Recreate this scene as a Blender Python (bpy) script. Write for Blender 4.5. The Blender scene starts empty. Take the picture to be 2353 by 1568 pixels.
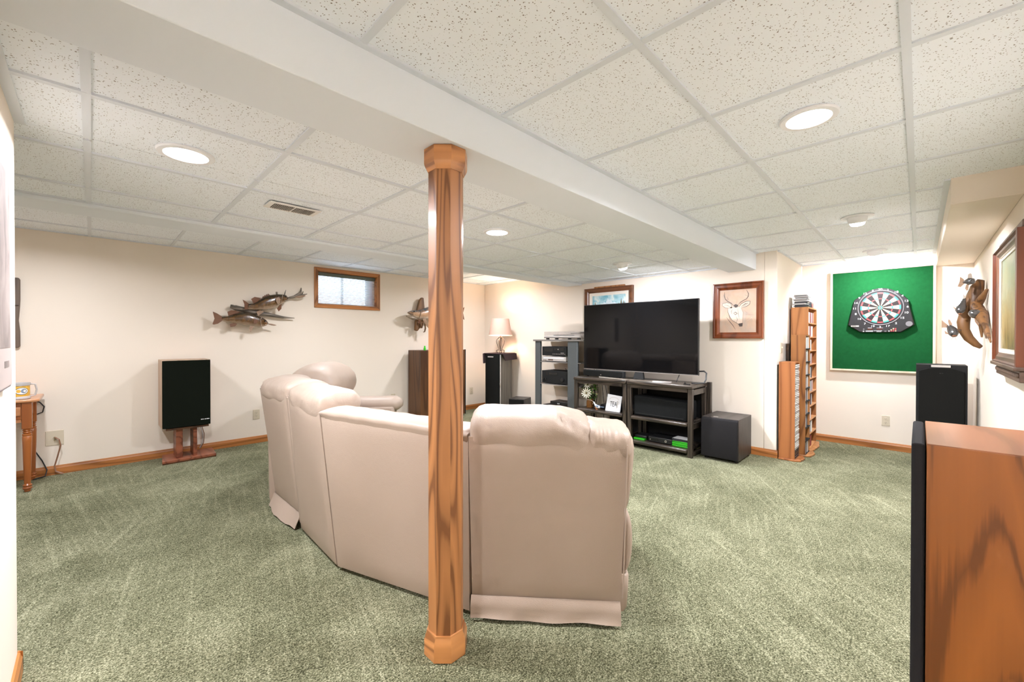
import bpy, bmesh, math, random
from mathutils import Matrix, Vector
random.seed(7)
SC = bpy.context.scene
COL = SC.collection
R = math.radians
# ------------------------------------------------------------------ camera
H = 1.265
def cam_axes():
    yaw, p, r = R(44.537), R(.364), R(.058)
    F = Vector((math.cos(yaw)*math.cos(p), math.sin(yaw)*math.cos(p), -math.sin(p)))
    Rt = Vector((math.sin(yaw), -math.cos(yaw), 0)); U = Rt.cross(F)
    return F, Rt*math.cos(r)+U*math.sin(r), U*math.cos(r)-Rt*math.sin(r)
CF, CR, CU = cam_axes()
cam = bpy.data.cameras.new('camera'); cam.sensor_width = 36; cam.sensor_fit = 'HORIZONTAL'
cam.lens = 950.4/2353*36; cam.clip_start = .02; cam.clip_end = 60
co = bpy.data.objects.new('camera', cam); COL.objects.link(co)
M = Matrix((CR, CU, -CF)).transposed().to_4x4(); M.translation = Vector((0, 0, H)); co.matrix_world = M
SC.camera = co
# ------------------------------------------------------------------ daylight outside, exposure
w = bpy.data.worlds.new('sky'); SC.world = w; w.use_nodes = True
w.node_tree.nodes['Background'].inputs[0].default_value = (.74, .87, 1, 1)
w.node_tree.nodes['Background'].inputs[1].default_value = 7.0
vs = SC.view_settings; vs.view_transform = 'Standard'; vs.look = 'None'; vs.gamma = 1; vs.use_curve_mapping = False
vs.exposure = 0.55
LAMP = 34.0            # watts of a ceiling can light
WARM = (.965, .985, 1.06)
SC.cycles.max_bounces = 8; SC.cycles.diffuse_bounces = 5; SC.cycles.glossy_bounces = 3; SC.cycles.transmission_bounces = 4; SC.cycles.use_adaptive_sampling = True; SC.cycles.adaptive_threshold = .04; SC.cycles.use_light_tree = False
SC.cycles.sample_clamp_indirect = 20; SC.cycles.caustics_reflective = False; SC.cycles.caustics_refractive = False
SC.cycles.use_denoising = True
# ------------------------------------------------------------------ materials
MATS = {}
class NT:
    def __init__(s, name, rough=.5, spec=.5, metal=0):
        s.m = bpy.data.materials.new(name); s.m.use_nodes = True; s.t = s.m.node_tree; s.b = s.t.nodes['Principled BSDF']
        s.b.inputs['Roughness'].default_value = rough; s.b.inputs['Metallic'].default_value = metal
        s.b.inputs['Specular IOR Level'].default_value = spec; MATS[name] = s.m
    def n(s, typ, **kw):
        x = s.t.nodes.new('ShaderNode'+typ)
        for k, v in kw.items():
            if hasattr(x, k): setattr(x, k, v)
            else: x.inputs[k.replace('_', ' ')].default_value = v
        return x
    def l(s, a, b): s.t.links.new(a, b)
    def coords(s, kind='Object', scale=(1, 1, 1), rot=(0, 0, 0), loc=(0, 0, 0)):
        if kind == 'World': o = s.n('NewGeometry').outputs['Position']
        else: o = s.n('TexCoord').outputs[kind]
        mp = s.n('Mapping'); mp.inputs['Scale'].default_value = scale; mp.inputs['Rotation'].default_value = rot; mp.inputs['Location'].default_value = loc
        s.l(o, mp.inputs['Vector']); return mp.outputs[0]
    def noise(s, vec, scale, detail=2, rough=.5, dist=0):
        x = s.n('TexNoise'); x.inputs['Scale'].default_value = scale; x.inputs['Detail'].default_value = detail
        x.inputs['Roughness'].default_value = rough; x.inputs['Distortion'].default_value = dist; s.l(vec, x.inputs['Vector']); return x.outputs[0]
    def math(s, op, a, b=None, c=None):
        x = s.n('Math'); x.operation = op
        for i, v in enumerate((a, b, c)):
            if v is None: continue
            if isinstance(v, (int, float)): x.inputs[i].default_value = v
            else: s.l(v, x.inputs[i])
        return x.outputs[0]
    def ramp(s, fac, stops, interp='LINEAR'):
        x = s.n('ValToRGB'); x.color_ramp.interpolation = interp; e = x.color_ramp.elements
        while len(e) < len(stops): e.new(.5)
        for i, (p, c) in enumerate(stops):
            e[i].position = p; e[i].color = (*c, 1) if len(c) == 3 else c
        s.l(fac, x.inputs[0]); return x.outputs[0]
    def mix(s, fac, a, b, mode='MIX'):
        x = s.n('Mix'); x.data_type = 'RGBA'; x.blend_type = mode
        for v, i in ((fac, 0), (a, 6), (b, 7)):
            if isinstance(v, (int, float)): x.inputs[i].default_value = v
            elif isinstance(v, tuple): x.inputs[i].default_value = (*v, 1) if len(v) == 3 else v
            else: s.l(v, x.inputs[i])
        return x.outputs[2]
    def col(s, c):
        if isinstance(c, tuple): s.b.inputs['Base Color'].default_value = (*c, 1)
        else: s.l(c, s.b.inputs['Base Color'])
    def bump(s, h, strength=.3, dist=.01):
        x = s.n('Bump'); x.inputs['Strength'].default_value = strength; x.inputs['Distance'].default_value = dist
        s.l(h, x.inputs['Height']); s.l(x.outputs[0], s.b.inputs['Normal'])
def plain(name, c, rough=.5, metal=0, spec=.5, grain=0, gs=60):
    t = NT(name, rough, spec, metal)
    v = t.coords()
    n = t.noise(v, gs, 3)
    t.col(t.mix(n, tuple(x*(1-grain) for x in c), tuple(min(1, x*(1+grain)) for x in c)))
    return t
def emis(name, c, strength):
    t = NT(name); t.col((0.0, 0.0, 0.0)); t.b.inputs['Emission Color'].default_value = (*c, 1); t.b.inputs['Emission Strength'].default_value = strength; return t
def wood(name, light, dark, axis='Z', s=3.0, k=9, stretch=.12, rough=.38, dlo=.62, pores=.35, kind='Object', coat=0):
    t = NT(name, rough)
    sc = [1, 1, 1]; sc['XYZ'.index(axis)] = stretch
    oi = t.n('ObjectInfo'); off = t.math('MULTIPLY', oi.outputs['Random'], 7.0)
    def shifted(scale):
        a = t.n('VectorMath'); a.operation = 'ADD'; t.l(t.n('TexCoord').outputs[kind], a.inputs[0]); t.l(off, a.inputs[1])
        mp = t.n('Mapping'); mp.inputs['Scale'].default_value = scale; t.l(a.outputs[0], mp.inputs['Vector']); return mp.outputs[0]
    v = shifted(tuple(sc))
    n = t.noise(v, s, 1.2, .4, .25)
    rings = t.math('PINGPONG', t.math('MULTIPLY', n, k), .5)          # 0..0.5 contour bands of the stretched field
    rings = t.math('MULTIPLY', rings, 2)
    sc2 = [60, 60, 60]; sc2['XYZ'.index(axis)] = 1.6
    p = t.noise(shifted(tuple(sc2)), 1.0, 3, .6)
    g = t.math('ADD', rings, t.math('MULTIPLY', t.math('SUBTRACT', p, .5), pores*2))
    mid = tuple((a*2+b)/3 for a, b in zip(light, dark))
    c = t.ramp(g, [(.0, light), (dlo, mid), (min(.98, dlo+.25), dark)])
    big = t.noise(v, 1.3, 2)
    c = t.mix(t.math('MULTIPLY', big, .5), c, tuple(x*.72 for x in light))
    t.col(c); t.bump(p, .06, .002)
    if coat: t.b.inputs['Coat Weight'].default_value = coat; t.b.inputs['Coat Roughness'].default_value = .15
    return t
# walls, ceiling, floor
t = NT('wall_paint', .75, .25); v = t.coords('World'); t.col(t.mix(t.noise(v, 1.1, 2), (.835, .748, .648), (.855, .768, .668)))
t = NT('beam_paint', .7, .25); v = t.coords('World'); t.col(t.mix(t.noise(v, .9, 2), (.79, .84, .90), (.81, .86, .92)))
t = NT('grid_metal', .5, .35); t.col((.71, .755, .81))
t = NT('ceiling_tile', .9, .1)
v = t.coords('World'); 
wob = t.n('VectorMath'); wob.operation = 'ADD'; t.l(v, wob.inputs[0])
nz = t.n('TexNoise'); nz.inputs['Scale'].default_value = 45; t.l(v, nz.inputs['Vector'])
sc_ = t.n('VectorMath'); sc_.operation = 'SCALE'; sc_.inputs[3].default_value = .012; t.l(nz.outputs[1], sc_.inputs[0]); t.l(sc_.outputs[0], wob.inputs[1])
def pits(scale, lo, hi, keep):
    a = t.n('TexVoronoi'); a.inputs['Scale'].default_value = scale; t.l(wob.outputs[0], a.inputs['Vector'])
    sep = t.n('SeparateColor'); t.l(a.outputs['Color'], sep.inputs[0])
    on = t.math('LESS_THAN', sep.outputs[0], keep)
    rad = t.math('MULTIPLY_ADD', sep.outputs[1], hi-lo, lo)
    hit = t.math('LESS_THAN', a.outputs['Distance'], rad)
    return t.math('MULTIPLY', on, hit)
pp = t.math('MAXIMUM', pits(85, .10, .24, .55), pits(150, .14, .30, .45))
t.col(t.mix(pp, (.875, .925, .98), (.30, .28, .265)))
# carpet
t = NT('carpet', .95, .1)
v = t.coords('World')
def vac(cell, rot, loc, lo, hi):
    vv = t.coords('World', rot=(0, 0, rot), loc=loc)
    dn = t.n('TexNoise'); dn.inputs['Scale'].default_value = 2.2; dn.inputs['Detail'].default_value = 3; t.l(vv, dn.inputs['Vector'])
    ds = t.n('VectorMath'); ds.operation = 'SCALE'; ds.inputs[3].default_value = .7; t.l(dn.outputs[1], ds.inputs[0]); da = t.n('VectorMath'); da.operation = 'ADD'; t.l(vv, da.inputs[0]); t.l(ds.outputs[0], da.inputs[1])
    vo = t.n('TexVoronoi'); vo.inputs['Scale'].default_value = cell; t.l(da.outputs[0], vo.inputs['Vector'])
    sp = t.n('SeparateColor'); t.l(vo.outputs['Color'], sp.inputs[0])
    px = t.n('SeparateXYZ'); t.l(vo.outputs['Position'], px.inputs[0]); mr = t.n('MapRange'); mr.inputs['From Min'].default_value = -2.6; mr.inputs['From Max'].default_value = 3.2; mr.inputs['To Min'].default_value = -.05; mr.inputs['To Max'].default_value = 1.05
    t.l(t.math('SUBTRACT', px.outputs[0], t.math('MULTIPLY', px.outputs[1], .5)), mr.inputs['Value'])
    ang = t.math('ADD', mr.outputs[0], t.math('MULTIPLY_ADD', sp.outputs[0], hi-lo, lo))
    vr = t.n('VectorRotate'); vr.rotation_type = 'Z_AXIS'; t.l(v, vr.inputs['Vector']); t.l(ang, vr.inputs['Angle'])
    mp = t.n('Mapping'); mp.inputs['Scale'].default_value = (34, .9, 1); t.l(vr.outputs[0], mp.inputs['Vector'])
    n = t.noise(mp.outputs[0], 1, 3, .6, .5)
    return n, sp.outputs[1]
n1, id1 = vac(.8, 0, (.1, 0, 0), -.30, .30)
big = t.noise(v, 1.3, 3, .6, .4)
med = t.noise(v, 7, 2, .6)
tuft = t.noise(v, 150, 2, .8)
tuft2 = t.noise(t.coords('World', (1, 1, 1)), 48, 2, .7)
streak = t.ramp(n1, [(.52, (0, 0, 0)), (.70, (1, 1, 1))])
lev = t.math('ADD', t.math('MULTIPLY', streak, .10), t.math('MULTIPLY', big, .44))
lev = t.math('ADD', lev, t.math('MULTIPLY', med, .20))
lev = t.math('ADD', lev, t.math('MULTIPLY', id1, .06))
lev = t.math('ADD', lev, t.math('MULTIPLY', t.math('SUBTRACT', tuft, .5), 1.75))
lev = t.math('ADD', lev, t.math('MULTIPLY', t.math('SUBTRACT', tuft2, .5), .55))
t.col(t.ramp(lev, [(.04, (.036, .037, .017)), (.32, (.172, .176, .100)), (.55, (.385, .380, .250)), (.92, (.79, .76, .54))]))
t.bump(tuft, 1.0, .010)
# woods
wood('oak_post', (.50, .215, .075), (.16, .055, .017), 'Z', 9.0, 8, .085, .45, .62, .22, coat=.08)
wood('oak_ring', (.66, .29, .10), (.24, .085, .025), 'X', 7, 6, .25, .32, .6, .3, coat=.3)
wood('oak_trim', (.52, .20, .055), (.24, .08, .02), 'X', 6, 6, .08, .38)
wood('oak_trim_y', (.52, .20, .055), (.24, .08, .02), 'Y', 6, 6, .08, .38)
wood('speaker_walnut', (.33, .105, .018), (.105, .030, .006), 'Z', 8, 10, .085, .38, .78, .5, coat=.1)
wood('speaker_walnut_top', (.36, .14, .065), (.20, .075, .034), 'X', 5, 4, .25, .36, .6, .3, coat=.2)
wood('stand_red_wood', (.34, .11, .055), (.14, .04, .02), 'Y', 7, 5, .12, .35)
wood('pale_walnut', (.55, .39, .27), (.36, .23, .145), 'Z', 9, 5, .1, .45)
wood('tower_oak', (.50, .22, .075), (.27, .10, .03), 'Z', 6, 6, .1, .42)
wood('tower_oak_dark', (.36, .15, .045), (.15, .052, .014), 'Z', 6, 7, .12, .4)
wood('tower_red_oak', (.42, .155, .05), (.22, .07, .02), 'Z', 7, 5, .06, .4)
wood('shelf_oak', (.60, .30, .13), (.42, .18, .07), 'X', 6, 5, .1, .45)
wood('charred_wood', (.072, .053, .039), (.012, .010, .008), 'Y', 8, 9, .07, .28, .45, .5)
wood('charred_post', (.062, .046, .034), (.012, .010, .008), 'Z', 8, 9, .07, .34, .45, .5)
wood('deer_frame_wood', (.24, .06, .018), (.10, .022, .007), 'Z', 6, 4, .1, .28, coat=.3)
wood('frame_red', (.19, .045, .014), (.07, .016, .005), 'Z', 6, 4, .08, .28, coat=.25)
wood('frame_brown', (.20, .075, .03), (.085, .03, .012), 'Y', 6, 4, .1, .3)
wood('carved_brown', (.155, .092, .065), (.075, .042, .03), 'X', 8, 4, .1, .4)
wood('driftwood_brown', (.215, .10, .034), (.055, .022, .007), 'Z', 16, 4, .10, .5, .62, .45)
wood('driftwood_grey', (.26, .215, .17), (.07, .055, .04), 'X', 9, 8, .14, .5, .5, .5)
wood('table_maple', (.42, .13, .03), (.27, .075, .018), 'Z', 5, 3, .1, .3, coat=.3)
wood('table_top_maple', (.60, .28, .13), (.45, .18, .07), 'X', 5, 3, .1, .3, coat=.3)
wood('cabinet_dark', (.13, .055, .02), (.055, .02, .008), 'Z', 5, 5, .1, .4)
wood('plank_grey', (.16, .115, .085), (.08, .055, .04), 'Z', 7, 5, .12, .55)
wood('pale_pine', (.80, .66, .50), (.66, .51, .36), 'Z', 6, 4, .08, .5)
wood('tower_side_grey', (.165, .145, .115), (.085, .073, .058), 'Z', 30, 3, .05, .35)
wood('ash_black', (.042, .035, .032), (.018, .014, .013), 'Z', 9, 6, .1, .42)
wood('ash_black_top', (.07, .058, .052), (.03, .025, .022), 'X', 9, 6, .1, .42)
# leather
for nm_, wr_ in (('leather', .22), ('leather_soft', .32)):
  t = NT(nm_, .48, .45); v = t.coords('World'); big = t.noise(v, 2.2, 3)
  t.col(t.mix(big, (.385, .300, .240), (.435, .342, .278)))
  vo = t.n('TexVoronoi'); vo.inputs['Scale'].default_value = 420; t.l(v, vo.inputs['Vector'])
  t.bump(t.math('ADD', t.math('MULTIPLY', vo.outputs['Distance'], .25), t.math('MULTIPLY', t.noise(v, 9 if wr_ < .3 else 14, 3, .5,   .6 if wr_ < .3 else 1.0), 1.0)), wr_, .012)
  t.b.inputs['Coat Weight'].default_value = .15; t.b.inputs['Coat Roughness'].default_value = .3
plain('seam', (.22, .15, .11), .6); plain('dust_cloth', (.012, .013, .018), .9, spec=.1)
# blacks, plastics, metals
plain('grille_cloth', (.012, .012, .011), .95, spec=.08, grain=.3, gs=900)
plain('grille_cloth_green', (.007, .009, .006), .95, spec=.05, grain=.3, gs=900)
t = plain('foam_black', (.018, .017, .018), .9, spec=.15); 
plain('black_plastic', (.012, .012, .013), .35); plain('black_matte', (.016, .016, .016), .7, spec=.2); plain('black_gloss', (.006, .006, .007), .08)
t = plain('tv_screen', (.003, .003, .0033), .05, spec=.32)
plain('felt_black', (.012, .0125, .0125), .95, spec=.04, grain=.5, gs=120); plain('towel_brown', (.050, .034, .036), .95, spec=.05, grain=.35, gs=300)
plain('silver', (.62, .60, .58), .30, .85); plain('silver_plastic', (.62, .58, .55), .38, .3); plain('chrome', (.75, .76, .78), .12, 1); plain('pewter', (.23, .19, .165), .4, .8)
plain('grey_panel', (.088, .097, .100), .48, grain=.08); plain('grey_edge', (.22, .20, .185), .45)
plain('white_plastic', (.82, .83, .86), .45); plain('white_paper', (.82, .82, .84), .7); plain('white_flat', (.85, .85, .85), .7)
plain('ivory_plastic', (.66, .58, .45), .35); plain('ivory_dark', (.16, .13, .10), .5); plain('brass', (.45, .35, .18), .3, .9)
plain('cable_black', (.012, .012, .012), .5); plain('cable_brown', (.26, .13, .075), .3); plain('cable_grey', (.45, .42, .40), .4)
plain('vent_white', (.78, .76, .73), .45); plain('vent_dark', (.055, .045, .038), .8); plain('vent_slat', (.40, .36, .32), .5)
plain('felt_green', (.008, .078, .022), .95, spec=.08, grain=.22, gs=35); plain('dart_black', (.017, .0155, .016), .5, grain=.1, spec=.3); plain('dart_seg_black', (.018, .013, .013), .6, spec=.3)
plain('dart_cream', (.50, .41, .25), .6); plain('dart_red', (.36, .045, .045), .5); plain('dart_green', (.035, .27, .22), .5); plain('dart_grey', (.15, .14, .145), .5); plain('lcd', (.06, .02, .015), .2)
plain('mat_linen', (.80, .74, .66), .8); plain('green_case', (.045, .62, .022), .25); plain('amber_glass', (.16, .065, .015), .12); plain('leaf', (.07, .16, .022), .55, grain=.4, gs=20)
plain('petal', (.84, .80, .66), .6); plain('flower_eye', (.16, .11, .02), .8); plain('bird_blue', (.20, .27, .37), .5); plain('bird_white', (.74, .74, .74), .5); plain('bird_rust', (.42, .17, .06), .6)
plain('tin_yellow', (.82, .47, .07), .3, grain=.06); plain('tin_clear', (.52, .50, .50), .15); plain('ink', (.02, .02, .02), .6); plain('ink_soft', (.11, .085, .075), .8); plain('ink_faint', (.40, .27, .21), .8); plain('pale_chalk', (.74, .60, .50), .8)
plain('case_edge', (.40, .40, .41), .3); plain('case_dark', (.035, .037, .045), .25); plain('case_white', (.68, .68, .66), .4); plain('case_red', (.30, .05, .05), .4)
t = NT('clear_plastic', .05, .5); t.col((.93, .93, .95)); t.b.inputs['Alpha'].default_value = .22
t = NT('pane_glass', .02, .5); t.col((.9, .95, 1)); t.b.inputs['Alpha'].default_value = .12
plain('smoke_cover', (.55, .50, .48), .12).b.inputs['Alpha'].default_value = .22
plain('blind_slat', (.80, .82, .84), .4); plain('blind_rail', (.13, .145, .115), .45); plain('vinyl_dark', (.06, .055, .085), .4); plain('vinyl_lilac', (.50, .38, .58), .5); plain('well_wall', (.86, .90, .95), .7)
plain('deck_sage', (.10, .11, .085), .5)
emis('lamp_lens', (1, .96, .9), 9); emis('lamp_bulb', (1, .9, .75), 12)
t = NT('lamp_shade', .8, .2); t.col((.60, .40, .32)); t.b.inputs['Transmission Weight'].default_value = 0
t.b.inputs['Subsurface Weight'].default_value = 0
tr = t.n('BsdfTranslucent'); tr.inputs[0].default_value = (.9, .60, .46, 1); mx = t.n('MixShader'); mx.inputs[0].default_value = .025
outn = [x for x in t.t.nodes if x.type == 'OUTPUT_MATERIAL'][0]; t.l(t.b.outputs[0], mx.inputs[1]); t.l(tr.outputs[0], mx.inputs[2]); t.l(mx.outputs[0], outn.inputs[0])
plain('shade_trim', (.82, .76, .66), .6)
# fish skins: object X runs tail to nose, Z up
def fish_skin(name, back, side, belly, bars, barc, zlo, zhi, kx=55):
    t = NT(name, .22, .6); tc = t.n('TexCoord'); sp = t.n('SeparateXYZ'); t.l(tc.outputs['UV'], sp.inputs[0])
    h = t.math('ADD', sp.outputs[1], t.math('MULTIPLY', t.math('SUBTRACT', t.noise(tc.outputs['Object'], 30, 3), .5), .25))
    c = t.ramp(h, [(.12, belly), (.34, side), (.62, side), (.86, back)])
    ww = t.n('TexNoise'); mp = t.n('Mapping'); mp.inputs['Scale'].default_value = (kx, 3, 1); t.l(tc.outputs['UV'], mp.inputs['Vector']); t.l(mp.outputs[0], ww.inputs['Vector'])
    ww.inputs['Scale'].default_value = 1; ww.inputs['Detail'].default_value = 3
    b = t.ramp(ww.outputs[0], [(.46, (0, 0, 0)), (.60, (1, 1, 1))])
    m = t.math('MULTIPLY', t.math('MULTIPLY', b, bars), t.ramp(h, [(.22, (0, 0, 0)), (.42, (1, 1, 1))]))
    t.col(t.mix(m, c, barc)); t.b.inputs['Coat Weight'].default_value = .6; t.b.inputs['Coat Roughness'].default_value = .06
    vo = t.n('TexVoronoi'); vo.inputs['Scale'].default_value = 160; t.l(tc.outputs['Object'], vo.inputs['Vector']); t.bump(vo.outputs['Distance'], .25, .003)
    return t
fish_skin('bass_skin', (.022, .013, .005), (.145, .062, .012), (.40, .29, .20), .75, (.035, .017, .005), 0, 1, 26)
fish_skin('musky_skin', (.06, .075, .095), (.50, .30, .17), (.66, .54, .44), .4, (.30, .16, .08), 0, 1, 16)
fish_skin('catfish_skin', (.045, .042, .040), (.12, .11, .10), (.36, .30, .25), .5, (.035, .032, .03), 0, 1, 20)
t = NT('fin_rust', .28); v = t.coords(); t.col(t.mix(t.noise(t.coords(scale=(8, 8, 60)), 1.5, 3), (.085, .026, .007), (.20, .072, .024))); t.b.inputs['Coat Weight'].default_value = .2
t = NT('fin_tan', .3); t.col(t.mix(t.noise(t.coords(scale=(20, 20, 80)), 1.5, 3), (.20, .115, .065), (.38, .25, .165))); t.b.inputs['Coat Weight'].default_value = .4
plain('fish_head', (.30, .23, .17), .2, grain=.6, gs=40); plain('fish_eye', (.01, .01, .01), .05); plain('fish_mouth', (.10, .055, .04), .4)
# paintings
t = NT('deer_paper', .6, .3); v = t.coords(); n1 = t.noise(v, 4.5, 3, .55, .6); n2 = t.noise(t.coords(scale=(1, 2.2, 1)), 9, 4, .6, .8)
c = t.ramp(n1, [(.3, (.40, .335, .29)), (.5, (.60, .39, .27)), (.68, (.64, .50, .40))]); c = t.mix(t.math('MULTIPLY', n2, .5), c, (.70, .58, .48)); t.col(c)
t = NT('meadow_canvas', .35, .5); tc = t.n('TexCoord'); sp = t.n('SeparateXYZ'); t.l(tc.outputs['Object'], sp.inputs[0])
n1 = t.noise(t.coords(scale=(1, 1, .45)), 13, 5, .65, .8); n2 = t.noise(t.coords(), 5, 4, .6, .8)
hh = t.math('ADD', t.math('MULTIPLY', sp.outputs[2], 1.55), t.math('MULTIPLY', t.math('SUBTRACT', n1, .5), .9))
c = t.ramp(hh, [(.08, (.075, .052, .013)), (.30, (.23, .15, .034)), (.46, (.33, .235, .08)), (.62, (.26, .225, .10)), (.78, (.33, .315, .20)), (.98, (.30, .32, .225))])
c = t.mix(t.math('MULTIPLY', t.ramp(n2, [(.45, (0, 0, 0)), (.65, (1, 1, 1))]), .5), c, (.42, .345, .19)); t.col(c)
t = NT('sky_canvas', .4, .4); n1 = t.noise(t.coords(scale=(1, 1, 1.6)), 8, 4, .6, .5); t.col(t.ramp(n1, [(.35, (.16, .42, .52)), (.52, (.42, .62, .66)), (.66, (.78, .80, .74))]))
plain('snow_peak', (.62, .70, .74), .6, grain=.35, gs=40); plain('fir_brown', (.16, .10, .04), .7); plain('hill_dark', (.09, .11, .09), .7)
t = NT('faded_print', .5, .3); n1 = t.noise(t.coords(scale=(1, 1, .6)), 9, 4, .6, .6); t.col(t.ramp(n1, [(.35, (.15, .125, .115)), (.5, (.22, .18, .165)), (.7, (.28, .235, .215))]))
plain('print_mat', (.36, .30, .275), .6); plain('print_frame', (.30, .26, .27), .4, .2)
# ------------------------------------------------------------------ builders
ROOT = {}
def tag(o, label=None, cat=None, group=None, kind=None):
    if label: o['label'] = label
    if cat: o['category'] = cat
    if group: o['group'] = group
    if kind: o['kind'] = kind
    return o
def thing(name, label, cat, loc=(0, 0, 0), rz=0, group=None, kind=None):
    o = bpy.data.objects.new(name, None); COL.objects.link(o); o.empty_display_size = .05
    o.location = loc; o.rotation_euler = (0, 0, rz)
    ROOT[o.name] = Matrix.Translation(Vector(loc)) @ Matrix.Rotation(rz, 4, 'Z')
    return tag(o, label, cat, group, kind)
class MB:
    """collects shapes; build() links them as ONE mesh object"""
    def __init__(s, T=None): s.v = []; s.f = []; s.T = T; s.uv = None; s.mi = []
    def add(s, vs, fs, m=0):
        b = len(s.v); s.v += [Vector(s.T(p)) if s.T else Vector(p) for p in vs]
        s.f += [tuple(b+i for i in f) for f in fs]; s.mi += [m]*len(fs); return s
    def box(s, x0, x1, y0, y1, z0, z1, m=0):
        return s.add([(x0, y0, z0), (x1, y0, z0), (x1, y1, z0), (x0, y1, z0), (x0, y0, z1), (x1, y0, z1), (x1, y1, z1), (x0, y1, z1)],
                     [(0, 3, 2, 1), (4, 5, 6, 7), (0, 1, 5, 4), (1, 2, 6, 5), (2, 3, 7, 6), (3, 0, 4, 7)], m)
    def hexa(s, b, t):  # bottom 4 pts, top 4 pts
        return s.add(list(b)+list(t), [(0, 3, 2, 1), (4, 5, 6, 7), (0, 1, 5, 4), (1, 2, 6, 5), (2, 3, 7, 6), (3, 0, 4, 7)])
    def prism(s, pts, d0, d1, ax='z', m=0):
        """polygon pts (a,b) extruded d0..d1 along ax: z->(a,b,d) y->(a,d,b) x->(d,a,b)"""
        n = len(pts)
        mk = {'z': lambda a, b, d: (a, b, d), 'y': lambda a, b, d: (a, d, b), 'x': lambda a, b, d: (d, a, b)}[ax]
        vs = [mk(a, b, d0) for a, b in pts]+[mk(a, b, d1) for a, b in pts]
        return s.add(vs, [tuple(range(n-1, -1, -1)), tuple(range(n, 2*n))]+[(i, (i+1) % n, n+(i+1) % n, n+i) for i in range(n)], m)
    def loft(s, rings, caps=True, closed=True):
        n = len(rings[0]); vs = [p for r in rings for p in r]; fs = []
        for k in range(len(rings)-1):
            for i in range(n if closed else n-1):
                j = (i+1) % n; fs.append((k*n+i, k*n+j, (k+1)*n+j, (k+1)*n+i))
        if caps: fs += [tuple(range(n-1, -1, -1)), tuple(range((len(rings)-1)*n, len(rings)*n))]
        return s.add(vs, fs)
    def lathe(s, prof, c=(0, 0, 0), n=20, ax='z', sq=1, ph=0, ring=False):
        rings = []
        for r, h in prof:
            rg = []
            for i in range(n):
                a = ph+2*math.pi*i/n; p = (r*math.cos(a), r*math.sin(a)*sq, h)
                if ax == 'x': p = (p[2], p[0], p[1])
                elif ax == 'y': p = (p[0], p[2], p[1])
                rg.append((c[0]+p[0], c[1]+p[1], c[2]+p[2]))
            rings.append(rg)
        return s.loft(rings+[rings[0]], caps=False) if ring else s.loft(rings)
    def cyl(s, p0, p1, r, n=12, r2=None):
        return s.tube([p0, p1], [r, r if r2 is None else r2], n)
    def tube(s, pts, r, n=8, sq=1):
        pts = [Vector(p) for p in pts]; rs = r if isinstance(r, (list, tuple)) else [r]*len(pts); rings = []; up = None
        for i, p in enumerate(pts):
            d = (pts[min(i+1, len(pts)-1)]-pts[max(i-1, 0)]).normalized()
            if up is None: up = Vector((0, 0, 1)) if abs(d.z) < .9 else Vector((1, 0, 0))
            a = d.cross(up).normalized(); b = a.cross(d).normalized(); up = b
            rings.append([tuple(p+a*rs[i]*math.cos(2*math.pi*k/n)+b*rs[i]*sq*math.sin(2*math.pi*k/n)) for k in range(n)])
        return s.loft(rings)
    def sphere(s, c, r, n=14, m=9, sc=(1, 1, 1)):
        rings = []
        for i in range(1, m):
            a = math.pi*i/m
            rings.append([(c[0]+r*sc[0]*math.sin(a)*math.cos(2*math.pi*k/n), c[1]+r*sc[1]*math.sin(a)*math.sin(2*math.pi*k/n), c[2]-r*sc[2]*math.cos(a)) for k in range(n)])
        return s.loft(rings)
    def quad(s, a, b, c, d): return s.add([a, b, c, d], [(0, 1, 2, 3)])
    def mesh(s, name, mats, parent=None, smooth=True, angle=38, local=False, uv=None):
        vs = s.v
        if parent is not None and not local and parent.name in ROOT:
            inv = ROOT[parent.name].inverted(); vs = [inv @ p for p in vs]
        me = bpy.data.meshes.new(name); me.from_pydata([tuple(p) for p in vs], [], s.f)
        for m in (mats if isinstance(mats, (list, tuple)) else [mats]): me.materials.append(MATS[m])
        if any(s.mi): me.polygons.foreach_set('material_index', s.mi)
        bm = bmesh.new(); bm.from_mesh(me); bmesh.ops.recalc_face_normals(bm, faces=bm.faces); bm.to_mesh(me); bm.free()
        if uv:
            L = me.uv_layers.new(name='UVMap')
            for lp in me.loops: L.data[lp.index].uv = uv[lp.vertex_index]
        if smooth:
            me.polygons.foreach_set('use_smooth', [True]*len(me.polygons)); me.set_sharp_from_angle(angle=R(angle))
        return me
    def build(s, name, mats, parent=None, bevel=0, seg=2, smooth=True, angle=38, local=False, sub=0, uv=None, origin=None):
        if parent is None and origin is not None:
            o_ = Vector(origin); s.v = [p-o_ for p in s.v]
        me = s.mesh(name, mats, parent, smooth, angle, local, uv)
        o = bpy.data.objects.new(name, me); COL.objects.link(o)
        if parent is not None:
            o.parent = parent
            if parent.name in ROOT: ROOT[o.name] = ROOT[parent.name]
        elif origin is not None: o.location = origin; ROOT[o.name] = Matrix.Translation(Vector(origin))
        if bevel:
            b = o.modifiers.new('bevel', 'BEVEL'); b.width = bevel; b.segments = seg; b.limit_method = 'ANGLE'; b.angle_limit = R(35)
        if sub:
            b = o.modifiers.new('sub', 'SUBSURF'); b.levels = sub; b.render_levels = sub
        return o
def B(name, mat, parent, x0, x1, y0, y1, z0, z1, bevel=0, **k): return MB().box(x0, x1, y0, y1, z0, z1).build(name, mat, parent, bevel, **k)
def share(src, parent, loc=None, rot=None, name=None, mat=None):
    o = src.copy(); COL.objects.link(o); o.parent = parent
    if loc is not None: o.location = loc
    if rot is not None: o.rotation_euler = rot
    if parent is not None and parent.name in ROOT: ROOT[o.name] = ROOT[parent.name]
    return o
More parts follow.
